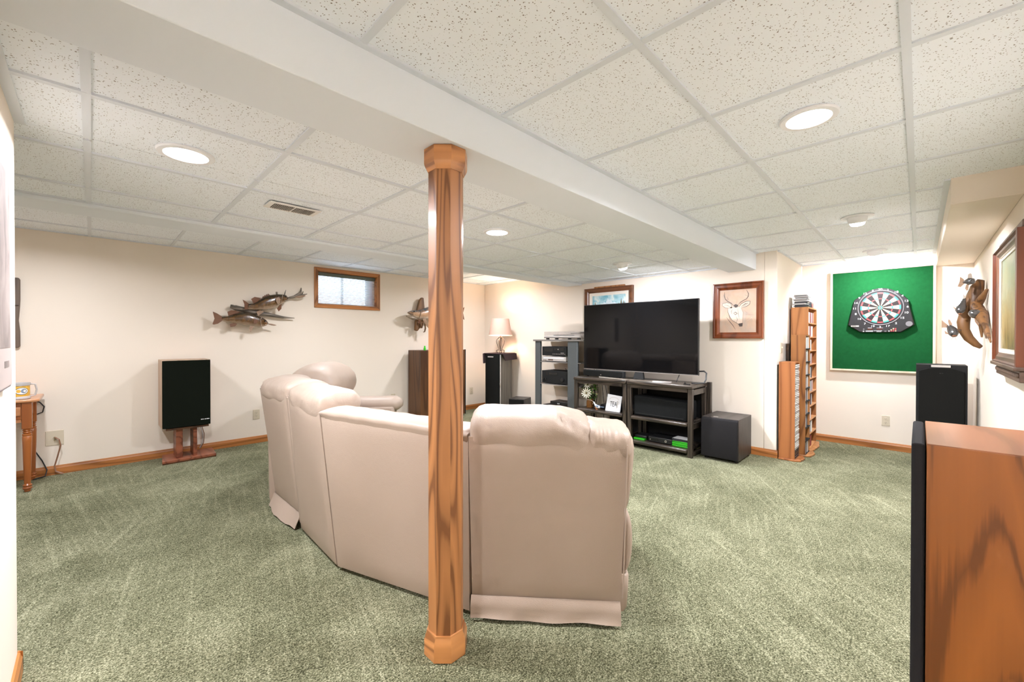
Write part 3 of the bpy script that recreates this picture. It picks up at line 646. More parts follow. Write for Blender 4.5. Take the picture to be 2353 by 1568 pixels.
cushion(T5, -.02, L5+.04, -.05, .46, .60, 1.022, e=2.1, endp=3.2, wr=.008, seed=45, gather=((1, .14, 12), (0, .14, 12))).build('headrest_cushion', 'leather_soft', sofa, angle=80)
MB(T5).box(.08, L5-.06, .06, .30, .30, .80).build('backrest', LE, sofa, bevel=.05, seg=4)
MB(T5).box(.03, L5-.03, .06, .82, .05, .40).build('base', LE, sofa, bevel=.02)
cushion(T5, .10, L5-.04, .20, .84, .36, .52, wr=.003, seed=46).build('seat_cushion', LE, sofa, angle=80)
MB(T5).box(-.14, .06, .05, .84, .05, .52).build('arm_base', LE, sofa, bevel=.03, seg=3)
rings = []
for k in range(23):   # rolled armrest with gathered front end
    f = k/22; r = .085*min(1, ((1-f)*9+.15))**.5*min(1, f*9+.4)**.5
    rings.append([T5((-.04+r*1.15*math.cos(q*math.pi/12), .12+.80*f, .535+r*math.sin(q*math.pi/12)*(1+.05*math.sin(q*3.1)*(f > .85)))) for q in range(24)])
MB().loft(rings).build('armrest', LE, sofa, angle=70)
# ------------------------------------------------------------------ television on its stand
st = thing('tv_stand', 'charred dark wood media stand with two bays of shelves under the television', 'tv stand', (4.62, 2.445, 0))
SX0, SX1 = 4.425, 4.85
def plank(name, x0, x1, y0, y1, z0, z1, mat='charred_wood', bev=.012): return B(name, mat, st, x0, x1, y0, y1, z0, z1, bevel=bev, seg=3)
bays = ((3.215, 2.462), (2.448, 1.695))
for yl, yr in bays:
    plank('top_plank', SX0-.02, SX1+.01, yr, yl, .728, .770)
    for x0 in (SX0, SX1-.042):
        B('post', 'charred_post', st, x0, x0+.042, yr, yr+.05, 0, .728, bevel=.004); B('post', 'charred_post', st, x0, x0+.042, yl-.05, yl, 0, .728, bevel=.004)
    for z in ((.325, .365), (.045, .085)):
        if yl > 3 and z[0] < .1: z = (.045, .085)
        plank('shelf', SX0-.018, SX0+.20, yr+.052, yl-.052, *z); plank('shelf', SX0+.21, SX1, yr+.052, yl-.052, *z)
    for z in (.30, .02):
        for y in (yr+.006, yl-.04): B('rail', 'charred_wood', st, SX0+.042, SX1-.042, y, y+.034, z, z+.025)
B('apron', 'charred_wood', st, SX0, SX0+.03, 1.75, 2.40, .69, .728); B('apron', 'charred_wood', st, SX0, SX0+.03, 2.52, 3.16, .69, .728)
for z in (.66, .30): B('side_rail', 'charred_wood', st, SX0+.042, SX1-.042, 1.695, 1.72, z, z+.06, bevel=.004)
B('outer_leg', 'charred_post', st, SX1+.0, SX1+.045, 1.655, 1.70, 0, .775, bevel=.004)
B('back_panel', 'black_matte', st, SX1+.012, SX1+.02, 1.75, 2.95, .03, .728)
tv = thing('television', 'large flat black television on the charred wood stand', 'television', (4.62, 2.445, .77))
B('bezel', 'black_plastic', tv, 4.604, 4.640, 1.700, 3.186, .862, 1.704, bevel=.004)
B('screen', 'tv_screen', tv, 4.6015, 4.605, 1.708, 3.178, .876, 1.697, smooth=False)
B('bottom_strip', 'silver', tv, 4.601, 4.606, 1.702, 3.184, .862, .868, smooth=False)
B('rear_housing', 'black_matte', tv, 4.640, 4.675, 1.95, 2.95, .92, 1.45, bevel=.01)
rings = []
for k in range(17):     # boomerang foot
    f = k/16; y = 2.90-.93*f; x = 4.475+.06*math.cos((f-.46)*math.pi*1.1)*-1+.065; w_ = .016
    rings.append([(x-w_, y, .771), (x+w_, y, .771), (x+w_*.9, y, .783), (x-w_*.9, y, .783)])
MB().loft(rings).build('foot', 'chrome', tv)
MB().hexa([(4.585, 2.33, .78), (4.585, 2.46, .78), (4.63, 2.46, .78), (4.63, 2.33, .78)], [(4.61, 2.35, .885), (4.61, 2.44, .885), (4.635, 2.44, .885), (4.635, 2.35, .885)]).build('neck', 'black_matte', tv)
sb = thing('center_speaker', 'low black speaker box on the stand under the left half of the television', 'speaker', (4.56, 2.85, .77))
B('cabinet', 'black_matte', sb, 4.535, 4.59, 2.56, 3.145, .782, .857, bevel=.004); B('grille', 'grille_cloth', sb, 4.530, 4.536, 2.575, 3.13, .787, .852)
B('badge', 'silver', sb, 4.5285, 4.531, 2.87, 2.885, .80, .808)
for y in (2.62, 3.09): MB().lathe([(.012, 0), (.012, .012)], (4.56, y, .7705), 10).build('foot', 'black_plastic', sb)
# cable loop at the right end of the screen
o = MB().tube([(4.66, 1.72, .905), (4.66, 1.66, .91), (4.66, 1.635, .89), (4.64, 1.635, .82), (4.60, 1.64, .786), (4.55, 1.70, .781), (4.52, 1.74, .785)], .008, 8).build('tv_cable', 'cable_black', None, origin=(4.6, 1.68, .771))
tag(o, 'thick black cable looping behind the right end of the television', 'cable')
o = MB().tube([(4.65, 1.92, .87), (4.62, 1.925, .83), (4.60, 1.94, .776)], .004, 6).build('tv_cable', 'cable_black', None, origin=(4.61, 1.93, .776)); tag(o, 'thin black wire dropping from the television to the stand top', 'cable')
bb = MB().box(4.455, 4.475, 1.735, 1.80, .7705, .782).box(4.45, 4.47, 1.78, 1.79, .780, .80); o = bb.build('clamp_bracket', 'black_plastic', None, origin=(4.46, 1.77, .7705)); tag(o, 'small black bracket at the right front corner of the stand top', 'bracket')
# felt covered box on the right middle shelf
fb = thing('felt_box', 'long black felt-covered box speaker on the middle right shelf of the stand', 'speaker', (4.56, 2.07, .366))
m = MB(); m.hexa([(4.46, 1.765, .366), (4.46, 2.385, .366), (4.74, 2.385, .366), (4.74, 1.765, .366)], [(4.475, 1.76, .575), (4.475, 2.39, .598), (4.74, 2.385, .60), (4.74, 1.765, .58)]); m.build('felt_cover', 'felt_black', fb, bevel=.018, seg=3)
MB().box(4.458, 4.464, 1.80, 2.36, .39, .40).build('hem', 'black_matte', fb)
# flowers, bird, framed word, dark dish on the left shelf
fl = thing('flower_vase', 'amber glass jar of white daisies on the left shelf of the stand', 'flower vase', (4.55, 3.05, .366))
MB().lathe([(.034, .366), (.046, .370), (.047, .44), (.040, .462), (.040, .478), (.036, .478), (.036, .45), (.001, .45)], (4.55, 3.05, 0), 20).build('jar', 'amber_glass', fl)
MB().tube([(4.508, 3.07, .470), (4.505, 3.03, .473), (4.508, 3.0, .470), (4.512, 2.975, .45), (4.515, 2.985, .42)], .003, 6).build('twine_bow', 'pale_chalk', fl)
rnd = random.Random(4)
for i in range(90):
    a = rnd.uniform(0, 6.28); r = rnd.uniform(.01, .095); z = rnd.uniform(.48, .655); c = Vector((4.55+.7*r*math.cos(a), 3.04+r*math.sin(a)*1.05, z)); d = Vector((rnd.uniform(-1, .4), rnd.uniform(-1, 1), rnd.uniform(-.6, .9))).normalized(); s_ = d.cross(Vector((.3, .2, 1))).normalized(); l = rnd.uniform(.03, .052)
    MB().add([c, c+d*l*.5+s_*l*.36+Vector((0, 0, .003)), c+d*l, c+d*l*.5-s_*l*.36+Vector((0, 0, .003))], [(0, 1, 2, 3)]).build('leaf', 'leaf', fl, smooth=False)
def daisy(c, n, r, k=12):
    c = Vector(c); n = Vector(n).normalized(); a = n.cross(Vector((0, .1, 1))).normalized(); b = n.cross(a)
    h = MB().sphere(c+n*.004, .009, 10, 6).build('flower_head', 'flower_eye', fl)
    for i in range(k):
        q = 2*math.pi*i/k; d = a*math.cos(q)+b*math.sin(q); e = n.cross(d)
        MB().add([c+d*.006, c+d*r*.55+e*r*.10+n*.006, c+d*r*.92+e*r*.085+n*.002, c+d*r*1.04, c+d*r*.92-e*r*.085+n*.002, c+d*r*.55-e*r*.10+n*.006], [(0, 1, 2, 3, 4, 5)]).build('petal', 'petal', fl, smooth=False)
daisy((4.475, 3.055, .560), (-1, -.35, .1), .068, 13); daisy((4.50, 3.055, .665), (-.8, -.3, .6), .05, 12); daisy((4.50, 3.115, .700), (-.6, .2, .9), .04); daisy((4.50, 3.0, .685), (-.6, -.5, .9), .036)
for p in ((4.47, 2.95, .58), (4.48, 2.90, .565), (4.49, 2.97, .615)): daisy(p, (-1, -.5, .3), .014, 6)
for p in ((4.52, 3.06), (4.55, 3.03), (4.56, 3.06), (4.53, 3.0)): MB().tube([(4.55, 3.05, .46), (p[0], p[1], .56), (p[0]-.02, p[1]-.01, .64)], .0022, 5).build('stem', 'leaf', fl)
bd = thing('bird_figurine', 'small blue and white bird figurine between the vase and TEA sign', 'figurine', (4.49, 2.90, .366))
m = MB(); rings = []
for f, y, z, r in ((0, 2.955, .452, .004), (.1, 2.950, .450, .013), (.25, 2.940, .440, .017), (.4, 2.928, .418, .021), (.6, 2.905, .402, .024), (.8, 2.880, .398, .017), (1, 2.860, .400, .008)):
    rings.append([(4.49+r*math.cos(q*math.pi/6), y+r*.35*math.sin(q*math.pi/6), z+r*math.sin(q*math.pi/6)) for q in range(12)])
MB().loft(rings).build('body', 'bird_white', bd, angle=80); MB().box(4.482, 4.498, 2.805, 2.862, .401, .407).build('tail', 'bird_blue', bd)
for sx in (-1, 1): MB().sphere((4.49+sx*.019, 2.895, .41), .02, 10, 6, (.25, 1.3, .6)).build('wing', 'bird_blue', bd)
MB().sphere((4.49, 2.912, .385), .02, 10, 6, (.8, 1.1, .7)).build('belly', 'bird_rust', bd); MB().cyl((4.49, 2.955, .452), (4.49, 2.966, .450), .003, 6, .0006).build('beak', 'ink', bd)
MB().lathe([(.017, .366), (.017, .374)], (4.49, 2.905, 0), 14).build('foot_base', 'bird_rust', bd)
tea = thing('tea_sign', 'white framed TEA print leaning inside the left bay of the stand', 'sign', (4.49, 2.67, .366))
Vt = [Vector(p) for p in ((4.470, 2.775, .368), (4.470, 2.575, .368), (4.515, 2.565, .560), (4.515, 2.765, .575))]
nrm = (Vt[1]-Vt[0]).cross(Vt[3]-Vt[0]).normalized(); nrm = nrm if nrm.x < 0 else -nrm
MB().hexa([p for p in Vt], [p-nrm*.018 for p in Vt]).build('frame', 'white_paper', tea, bevel=.003)
cen = sum(Vt, Vector())/4; rt = (Vt[1]-Vt[0]).normalized(); upv = (Vt[3]-Vt[0]).normalized()
text('lettering', 'TEA', .088, 'ink', tea, cen+nrm*.0015-upv*.012, rt, upv, sx=.62); 
MB().tube([cen+nrm*.002+rt*(.062*math.cos(q))+upv*(.045+.028*math.sin(q)) for q in [math.pi*i/10 for i in range(11)]], .0012, 5).build('arch_line', 'ink_faint', tea)
for i in range(7): MB().tube([cen+nrm*.002+rt*(.045+.004*(i % 3))+upv*(-.055+.013*i), cen+nrm*.002+rt*(.058+.006*(i % 2))+upv*(-.048+.013*i)], .0022, 5).build('leaf_mark', 'brass', tea)
o = MB().box(4.56, 4.76, 2.62, 2.90, .3665, .425).build('cable_box', 'black_plastic', None, bevel=.004, origin=(4.66, 2.76, .3665)); tag(o, 'low black box behind the bird figurine on the left shelf', 'set-top box')
# console, cases, black clutter on the bottom shelf
xb = thing('game_console', 'black game console with round silver button on the bottom right shelf', 'game console', (4.58, 2.07, .086))
B('case', 'black_plastic', xb, 4.475, 4.70, 1.93, 2.21, .088, .15, bevel=.008); B('disc_tray', 'black_gloss', xb, 4.472, 4.476, 2.09, 2.195, .108, .125); B('tray_badge', 'silver', xb, 4.4705, 4.4735, 2.178, 2.188, .111, .121)
MB().lathe([(.013, -.004), (.013, .0), (.001, .001)], (4.471, 2.0, .12), 16, 'x').build('power_button', 'silver', xb); MB().lathe([(.006, -.006), (.006, -.004)], (4.471, 2.0, .12), 12, 'x').build('button_mark', 'ink_soft', xb)
for i in range(6):
    dx = (.0, .006, -.004, .008, .002, -.003)[i]; z = .088+i*.0145
    o = thing('game_case', ['bottom green game case of the pile at the right end of the shelf', 'second green game case from the bottom of the pile', 'third green game case from the bottom, above a dark gap', 'fourth green game case from the bottom of the pile', 'fifth game case, black, near the top of the pile', 'black game case with a printed cover on top of the green pile'][i], 'game case', (4.54, 1.845, z), R((-2, 1, 3, -1, 4, -3)[i]), 'game cases piled on the bottom shelf')
    MB().box(-.067+dx, .067+dx, -.092, .085, 0, .0132).build('shell', 'green_case' if i < 4 else 'case_dark', o, bevel=.002, local=True)
    MB().box(-.066+dx, .066+dx, -.089, .08, .0131, .0136).build('cover_print', 'case_dark' if i != 5 else 'case_white', o, local=True, smooth=False)
o = MB().box(4.47, 4.60, 2.255, 2.39, .0865, .103).build('game_case', 'green_case', None, bevel=.002, origin=(4.535, 2.32, .0865)); tag(o, 'single green game case lying at the left end of the bottom right shelf', 'game case')
o = MB().box(4.50, 4.66, 2.24, 2.39, .1035, .135).build('black_box', 'black_plastic', None, bevel=.008, origin=(4.58, 2.31, .1035)); tag(o, 'flat black device lying on the single green case', 'device')
# ------------------------------------------------------------------ audio rack
rk = thing('audio_rack', 'tall grey four-shelf audio rack between corner speaker and television', 'audio rack', (4.88, 3.73, 0))
RX0, RX1 = 4.69, 5.05
B('top_board', 'grey_edge', rk, RX0-.015, RX1, 3.24, 4.155, 1.225, 1.25, bevel=.003)
for y0, y1 in ((4.03, 4.125), (3.355, 3.52)):
    B('front_panel', 'grey_panel', rk, RX0, RX0+.045, y0, y1, 0, 1.225, bevel=.005)
for y0 in (4.075, 3.42): B('side_rail', 'grey_panel', rk, RX0+.045, RX0+.30, y0, y0+.03, .03, .08)
for z in (.915, .588, .22): B('glass_shelf', 'grey_edge', rk, RX0+.01, RX1-.01, 3.30, 4.10, z, z+.010)
tt = thing('turntable', 'silver turntable with a clear lid on top of the grey rack', 'turntable', (4.86, 3.60, 1.25))
B('plinth', 'silver_plastic', tt, 4.70, 5.03, 3.30, 3.965, 1.268, 1.302, bevel=.006); B('front_band', 'grey_edge', tt, 4.696, 4.702, 3.31, 3.955, 1.272, 1.285)
for y in (3.36, 3.52, 3.75, 3.92): MB().lathe([(.024, 1.2505), (.028, 1.258), (.022, 1.268)], (4.74, y, 0), 14).build('foot', 'black_plastic', tt)
MB().lathe([(.15, 1.302), (.155, 1.308), (.155, 1.318), (.01, 1.319)], (4.87, 3.72, 0), 36, sq=1.0).build('platter', 'black_plastic', tt)
MB().tube([(4.95, 3.385, 1.345), (4.90, 3.40, 1.345), (4.80, 3.45, 1.338), (4.78, 3.53, 1.335)], .006, 8).build('tonearm', 'black_plastic', tt); MB().lathe([(.03, 1.303), (.028, 1.33), (.02, 1.35)], (4.94, 3.385, 0), 16).build('arm_pivot', 'black_plastic', tt)
for a in ((4.70, 4.704, 3.31, 3.955, 1.303, 1.362), (5.024, 5.028, 3.31, 3.955, 1.303, 1.362), (4.70, 5.028, 3.31, 3.314, 1.303, 1.362), (4.70, 5.028, 3.951, 3.955, 1.303, 1.362), (4.70, 5.028, 3.31, 3.955, 1.362, 1.366)): B('lid_panel', 'smoke_cover', tt, *a, smooth=False)
def comp(name, label, cat, y0, y1, z0, z1, mat, x0=4.715, x1=5.0):
    t = thing(name, label, cat, ((x0+x1)/2, (y0+y1)/2, z0)); B('chassis', mat, t, x0+.012, x1, y0, y1, z0+.008, z1, bevel=.003); B('face', mat, t, x0, x0+.014, y0-.002, y1+.002, z0+.008, z1+.001, bevel=.003)
    for y in (y0+.04, y1-.04): MB().lathe([(.018, z0), (.018, z0+.01)], (x0+.05, y, 0), 12).build('foot', 'black_plastic' if mat != 'black_matte' else 'silver', t)
    return t
dk = comp('cassette_deck', 'black cassette deck in the upper opening of the rack', 'cassette deck', 3.555, 4.005, 1.005, 1.145, 'black_matte')
X = 4.7135
for y0, y1, z0, z1 in ((3.80, 3.96, 1.07, 1.125), (3.60, 3.70, 1.085, 1.125), (3.72, 3.78, 1.09, 1.12)): B('window', 'black_gloss', dk, X, X+.002, y0, y1, z0, z1)
for i in range(8): B('button', 'silver', dk, X-.001, X+.002, 3.58+.03*i, 3.597+.03*i, 1.035, 1.041)
B('display', 'silver_plastic', dk, X-.001, X+.001, 3.70, 3.712, 1.10, 1.112); B('display', 'cable_grey', dk, X-.001, X+.001, 3.60, 3.66, 1.052, 1.058)
vc = comp('video_recorder', 'silver video recorder directly under the black cassette deck', 'video recorder', 3.57, 4.01, .926, .998, 'silver_plastic')
B('tray', 'white_plastic', vc, X-.001, X+.001, 3.60, 3.98, .968, .985); B('display', 'lcd', vc, X-.001, X+.001, 3.80, 3.89, .947, .960)
for i in range(3): MB().lathe([(.007, -.004), (.007, .002)], (4.714, 3.935+.022*i, .947), 10, 'x').build('button', 'grey_edge', vc)
rc = comp('receiver', 'big black receiver with a volume knob on the middle rack shelf', 'receiver', 3.54, 4.01, .60, .79, 'black_matte')
B('display', 'black_gloss', rc, X-.001, X+.001, 3.72, 3.87, .735, .765); MB().lathe([(.027, -.022), (.030, 0)], (4.713, 3.62, .675), 20, 'x').build('volume_knob', 'black_plastic', rc)
for y in (3.97, 3.935): MB().lathe([(.012, -.012), (.013, 0)], (4.713, y, .67), 14, 'x').build('knob', 'black_plastic', rc)
B('display', 'black_gloss', rc, X-.001, X+.001, 3.905, 3.92, .72, .78)
o = MB().cyl((4.80, 3.60, .791), (4.80, 3.64, .83), .004, 6).build('antenna', 'black_plastic', None, origin=(4.8, 3.62, .791)); tag(o, 'short black antenna standing tilted on the receiver', 'antenna')
dv = comp('disc_player', 'wide flat black disc player on the lowest visible rack shelf', 'disc player', 3.545, 3.985, .231, .288, 'black_matte')
B('display', 'black_gloss', dv, X-.001, X+.001, 3.75, 3.90, .25, .27); B('power_light', 'cable_grey', dv, X-.001, X+.001, 3.575, 3.59, .249, .254)
cbx = comp('cable_box', 'small black cable box with lit digits on the disc player', 'cable box', 3.55, 3.87, .289, .345, 'black_plastic', 4.74, 4.95); text('clock_digits', '12:30', .02, 'white_flat', cbx, (4.7385, 3.72, .318), (0, -1, 0), (0, 0, 1))
for i, (a, b, c, d) in enumerate((((5.04, 3.30, 1.0), (5.02, 3.26, .85), (5.03, 3.24, .5), (5.0, 3.28, .2)), ((5.03, 3.34, .9), (5.0, 3.24, .75), (4.98, 3.27, .4), (4.96, 3.20, .02)), ((5.02, 3.32, 1.1), (4.97, 3.25, 1.05), (5.0, 3.22, .9), (5.02, 3.25, .6)), ((5.0, 3.16, .70), (4.97, 3.12, .5), (4.95, 3.08, .3), (4.93, 3.1, .02)), ((5.0, 3.12, .70), (4.99, 3.06, .45), (4.97, 3.13, .25), (4.95, 3.02, .02)))):
    o = MB().tube([a, b, c, d], .004, 6).build('loose_cable', 'cable_black', None, origin=d); tag(o, ['black cable hanging behind the right post of the audio rack from shelf height', 'black cable running from the rack down to the carpet behind the stand', 'short black cable beside the cassette deck at the rack edge', 'black cable showing left of the flower vase, nearest the rack', 'black cable showing directly behind the flower vase'][i], 'cable', 'cables behind the rack')
# ------------------------------------------------------------------ corner: tower speaker, lamp, small subwoofer, dark cabinet
n_ = Vector((-.97, -.22, 0)).normalized(); u_ = Vector((-n_.y*-1, 0, 0)); u_ = Vector((n_.y, -n_.x, 0)); 
A_ = Vector((4.62, 4.81, 0))
def TT(q): return A_+u_*q[0]-n_*q[1]+Vector((0, 0, q[2]))     # q0 left along the front, q1 back, q2 up
tsp = thing('tower_speaker', 'black tower speaker with grey wood sides standing in the far corner under the lamp', 'speaker', (4.75, 5.0, 0))
MB(TT).box(0, .31, .02, .36, .03, 1.0).build('cabinet', 'tower_side_grey', tsp, bevel=.004); 
rg = []
for z, d in ((.04, .0), (.25, .012), (.5, .022), (.75, .014), (1.0, -.0)): rg.append([TT((.005, .02, z)), TT((.05, .0-d, z)), TT((.155, -.008-d, z)), TT((.26, .0-d, z)), TT((.305, .02, z))])
m = MB(); m.loft([r+[TT((.30, .03, r[0].z)), TT((.01, .03, r[0].z))] for r in rg]); m.build('grille', 'grille_cloth', tsp, angle=50)
MB(TT).box(.0, .012, .004, .02, .03, 1.0).build('edge_strip', 'silver_plastic', tsp, bevel=.003); MB(TT).box(.13, .24, -.011, -.003, .955, .972).build('name_plate', 'silver_plastic', tsp); MB(TT).sphere((.0, .0, .53), .03, 10, 8, (.35, .35, 1.4)).build('side_trim', 'silver', tsp)
MB(TT).box(.01, .30, .0, .37, 0, .03).build('plinth', 'black_plastic', tsp)
tw_ = thing('brown_towel', 'dark brown towel draped over the corner tower speaker', 'towel', (4.75, 5.0, 1.0))
MB(TT).box(-.035, .345, .01, .42, 1.0025, 1.022).build('top_fold', 'towel_brown', tw_, bevel=.009, seg=3)
MB(TT).hexa([TTp for TTp in [(-.075, .04, .905), (-.068, .04, .905), (-.068, .40, .915), (-.080, .40, .915)]], [(-.052, .01, 1.015), (-.03, .01, 1.015), (-.03, .42, 1.015), (-.052, .42, 1.015)]).build('right_drape', 'towel_brown', tw_, bevel=.006, seg=3)
MB(TT).hexa([(.325, .0, .85), (.345, .0, .85), (.345, .30, .87), (.325, .30, .87)], [(.330, .01, 1.015), (.36, .01, 1.015), (.36, .36, 1.015), (.330, .36, 1.015)]).build('left_drape', 'towel_brown', tw_, bevel=.006, seg=3)
lc = TT((.09, .14, 1.0235))
lp = thing('table_lamp', 'lit table lamp with pinkish drum shade and pewter scroll base on the corner speaker', 'lamp', tuple(lc))
lx, ly, lz = lc
for k in range(4):
    a = k*math.pi/2+.5; d = Vector((math.cos(a), math.sin(a), 0)); p0 = Vector((lx, ly, lz))
    pr = [(.075, .012), (.060, .004), (.052, .018), (.066, .030), (.078, .026), (.06, .045), (.030, .052), (.030, .075), (.042, .11), (.062, .155), (.070, .195), (.060, .225), (.036, .245), (.010, .250)]
    MB().tube([p0+d*r+Vector((0, 0, h)) for r, h in pr], .0062, 8).build('scroll_leg', 'pewter', lp)
MB().lathe([(.012, .03), (.007, .06), (.008, .15), (.012, .22), (.007, .25), (.034, .252), (.036, .258), (.010, .262), (.010, .285)], (lx, ly, lz), 16).build('stem', 'pewter', lp); MB().lathe([(.013, .275), (.013, .31)], (lx, ly, lz), 14).build('socket', 'pewter', lp)
def shell(prof, th=.003, n=40):
    return [(r, h) for r, h in prof]+[(r-th, h) for r, h in reversed(prof)]
m = MB(); pr = [(.195, .285), (.142, .565), (.139, .565), (.192, .285)]; rings = [[(lx+r*math.cos(q*math.pi/20), ly+r*math.sin(q*math.pi/20), lz+h) for q in range(40)] for r, h in pr]; m.loft(rings+[rings[0]], caps=False); m.build('shade', 'lamp_shade', lp)
m = MB(); rings = [[(lx+r*math.cos(q*math.pi/20), ly+r*math.sin(q*math.pi/20), lz+h) for q in range(40)] for r, h in ((.1965, .283), (.1945, .300), (.190, .300), (.192, .283), (.1965, .283))]; m.loft(rings, caps=False); m.build('shade_rim', 'shade_trim', lp)
MB().sphere((lx, ly, lz+.385), .033, 14, 10, (1, 1, 1.4)).build('bulb', 'lamp_bulb', lp)
pl = bpy.data.lights.new('lamp_light', 'POINT'); pl.energy = 17; pl.color = (1, .80, .58); pl.shadow_soft_size = .05; po = bpy.data.objects.new('lamp_light', pl); COL.objects.link(po); po.location = (lx, ly, lz+.44)
A2 = Vector((4.66, 4.32, 0)); n2 = Vector((-.93, -.37, 0)).normalized(); u2 = Vector((n2.y, -n2.x, 0)); u2 = u2 if u2.y > 0 else -u2
def T2(q): return A2+u2*q[0]-n2*q[1]+Vector((0, 0, q[2]))
ss = thing('subwoofer', 'small black subwoofer with a side port beside the corner tower speaker', 'subwoofer', (4.78, 4.4, 0))
MB(T2).box(0, .26, .0, .30, .015, .325).build('cabinet', 'ash_black', ss, bevel=.004); MB(T2).box(.01, .25, -.014, .0, .025, .315).build('grille', 'grille_cloth', ss, bevel=.005)
MB(T2).lathe([(.036, -.004), (.042, -.003), (.042, .002), (.034, .002)], (.0, .12, .20), 20, 'x').build('port_ring', 'black_plastic', ss); MB(T2).lathe([(.033, -.0045), (.033, .002)], (.0, .12, .20), 18, 'x').build('port', 'black_matte', ss)
for a, b in ((.03, .03), (.23, .03), (.03, .27), (.23, .27)): MB(T2).lathe([(.015, 0), (.015, .016)], (a, b, 0), 10).build('foot', 'black_plastic', ss)
dc = thing('floor_speaker', 'dark wood cabinet speaker against the fish wall half hidden by the oak post', 'speaker', (3.88, 5.5, 0))
B('cabinet', 'cabinet_dark', dc, 3.44, 4.29, 5.30, 5.64, .03, 1.082, bevel=.004); B('plinth', 'black_matte', dc, 3.46, 4.27, 5.32, 5.62, 0, .03); B('edge_trim', 'black_matte', dc, 4.285, 4.30, 5.295, 5.31, .03, 1.084)
o = MB().lathe([(.018, 1.083), (.02, 1.10), (.012, 1.13), (.012, 1.15)], (3.555, 5.36, 0), 12).build('green_figurine', 'green_case', None, origin=(3.555, 5.36, 1.083)); tag(o, 'small bright green ornament on the dark cabinet beside the post', 'ornament')
# big subwoofer right of the stand
sw = thing('subwoofer', 'large black cube subwoofer on the carpet right of the television stand', 'subwoofer', (4.76, 1.465, 0))
B('cabinet', 'ash_black', sw, 4.56, 5.0, 1.288, 1.642, .022, .440, bevel=.003); B('top_veneer', 'ash_black_top', sw, 4.563, 4.998, 1.290, 1.640, .4395, .4412, smooth=False)
m = MB(); m.prism([(4.56, .03), (4.525, .034), (4.520, .05), (4.520, .39), (4.532, .425), (4.56, .436)], 1.29, 1.64, 'y'); m.build('grille', 'foam_black', sw, bevel=.004); B('badge', 'silver', sw, 4.60, 4.625, 1.50, 1.545, .441, .4425)
for x in (4.60, 4.96):
    for y in (1.32, 1.61): MB().lathe([(.02, 0), (.02, .023)], (x, y, 0), 12).build('foot', 'black_plastic', sw)
# ------------------------------------------------------------------ pictures on the back wall
def mitred(t, mat, mats2, axis, plane, out, inn, d_out, d_in, bevel=.004):
    """four mitred mouldings; out/inn=(a0,a1,z0,z1) on a wall with normal axis; d_* = front depth at outer / inner edge"""
    a0, a1, z0, z1 = out; b0, b1, y0, y1 = inn
    P = (lambda a, z, d: (plane+d, a, z)) if axis == 'x' else (lambda a, z, d: (a, plane+d, z))
    for k, (p, q, r, s) in enumerate((((a0, z0), (a1, z0), (b1, y0), (b0, y0)), ((a1, z0), (a1, z1), (b1, y1), (b1, y0)), ((a1, z1), (a0, z1), (b0, y1), (b1, y1)), ((a0, z1), (a0, z0), (b0, y0), (b0, y1)))):
        mid = lambda f, u, v: (u[0]*(1-f)+v[0]*f, u[1]*(1-f)+v[1]*f)
        m = MB(); prof = [(0, 0), (0, d_out), (.18, d_out*1.06), (.28, d_out*.82), (.62, d_out*.78+d_in*.05), (.72, (d_out+d_in)*.45), (1, d_in), (1, 0)]
        m.loft([[P(*mid(f, p, s), d) for f, d in prof], [P(*mid(f, q, r), d) for f, d in prof]])
        m.build('moulding', mat if k % 2 else mats2, t, angle=20)
dp = thing('deer_picture', 'deer head drawing in a dark red wood frame on the TV wall', 'picture', (XT, 1.446, 1.267))
mitred(dp, 'deer_frame_wood', 'deer_frame_wood', 'x', XT, (1.190, 1.703, 1.268, 1.890), (1.262, 1.633, 1.335, 1.815), -.034, -.014)
B('print', 'deer_paper', dp, XT-.012, XT-.004, 1.255, 1.640, 1.328, 1.822, smooth=False)
def stroke(t, pts, w, mat, X=XT-.0128):
    m = MB(); p = [Vector((X, a, b)) for a, b in pts]; n = len(p); q = []
    for i in range(n):
        d = (p[min(i+1, n-1)]-p[max(i-1, 0)]).normalized(); s = Vector((0, -d.z, d.y))*w*(1 if 0 < i < n-1 else .35)
        q += [p[i]+s, p[i]-s]
    m.add(q, [(2*i, 2*i+1, 2*i+3, 2*i+2) for i in range(n-1)]); return m.build('drawn_stroke', mat, t, smooth=False)
def fillp(t, pts, mat, X=XT-.0124):
    return MB().add([(X, a, b) for a, b in pts], [tuple(range(len(pts)))]).build('drawn_tone', mat, t, smooth=False)
earL = [(1.503, 1.611), (1.519, 1.66), (1.558, 1.674), (1.603, 1.665), (1.608, 1.641), (1.575, 1.615)]; earR = [(1.432, 1.619), (1.411, 1.653), (1.359, 1.679), (1.322, 1.677), (1.327, 1.643), (1.358, 1.621), (1.411, 1.607)]
fillp(dp, earL, 'pale_chalk'); fillp(dp, earR, 'pale_chalk'); fillp(dp, [(1.547, 1.607), (1.503, 1.625), (1.465, 1.645), (1.432, 1.625), (1.411, 1.601), (1.39, 1.553), (1.395, 1.489), (1.40, 1.436), (1.42, 1.41), (1.453, 1.438), (1.502, 1.469), (1.53, 1.517), (1.549, 1.566)], 'pale_chalk')
fillp(dp, [(1.489, 1.640), (1.468, 1.652), (1.440, 1.640), (1.45, 1.615), (1.475, 1.612)], 'ink_soft', XT-.0127); fillp(dp, [(1.44, 1.432), (1.394, 1.440), (1.398, 1.401), (1.428, 1.399)], 'ink_soft', XT-.0127)
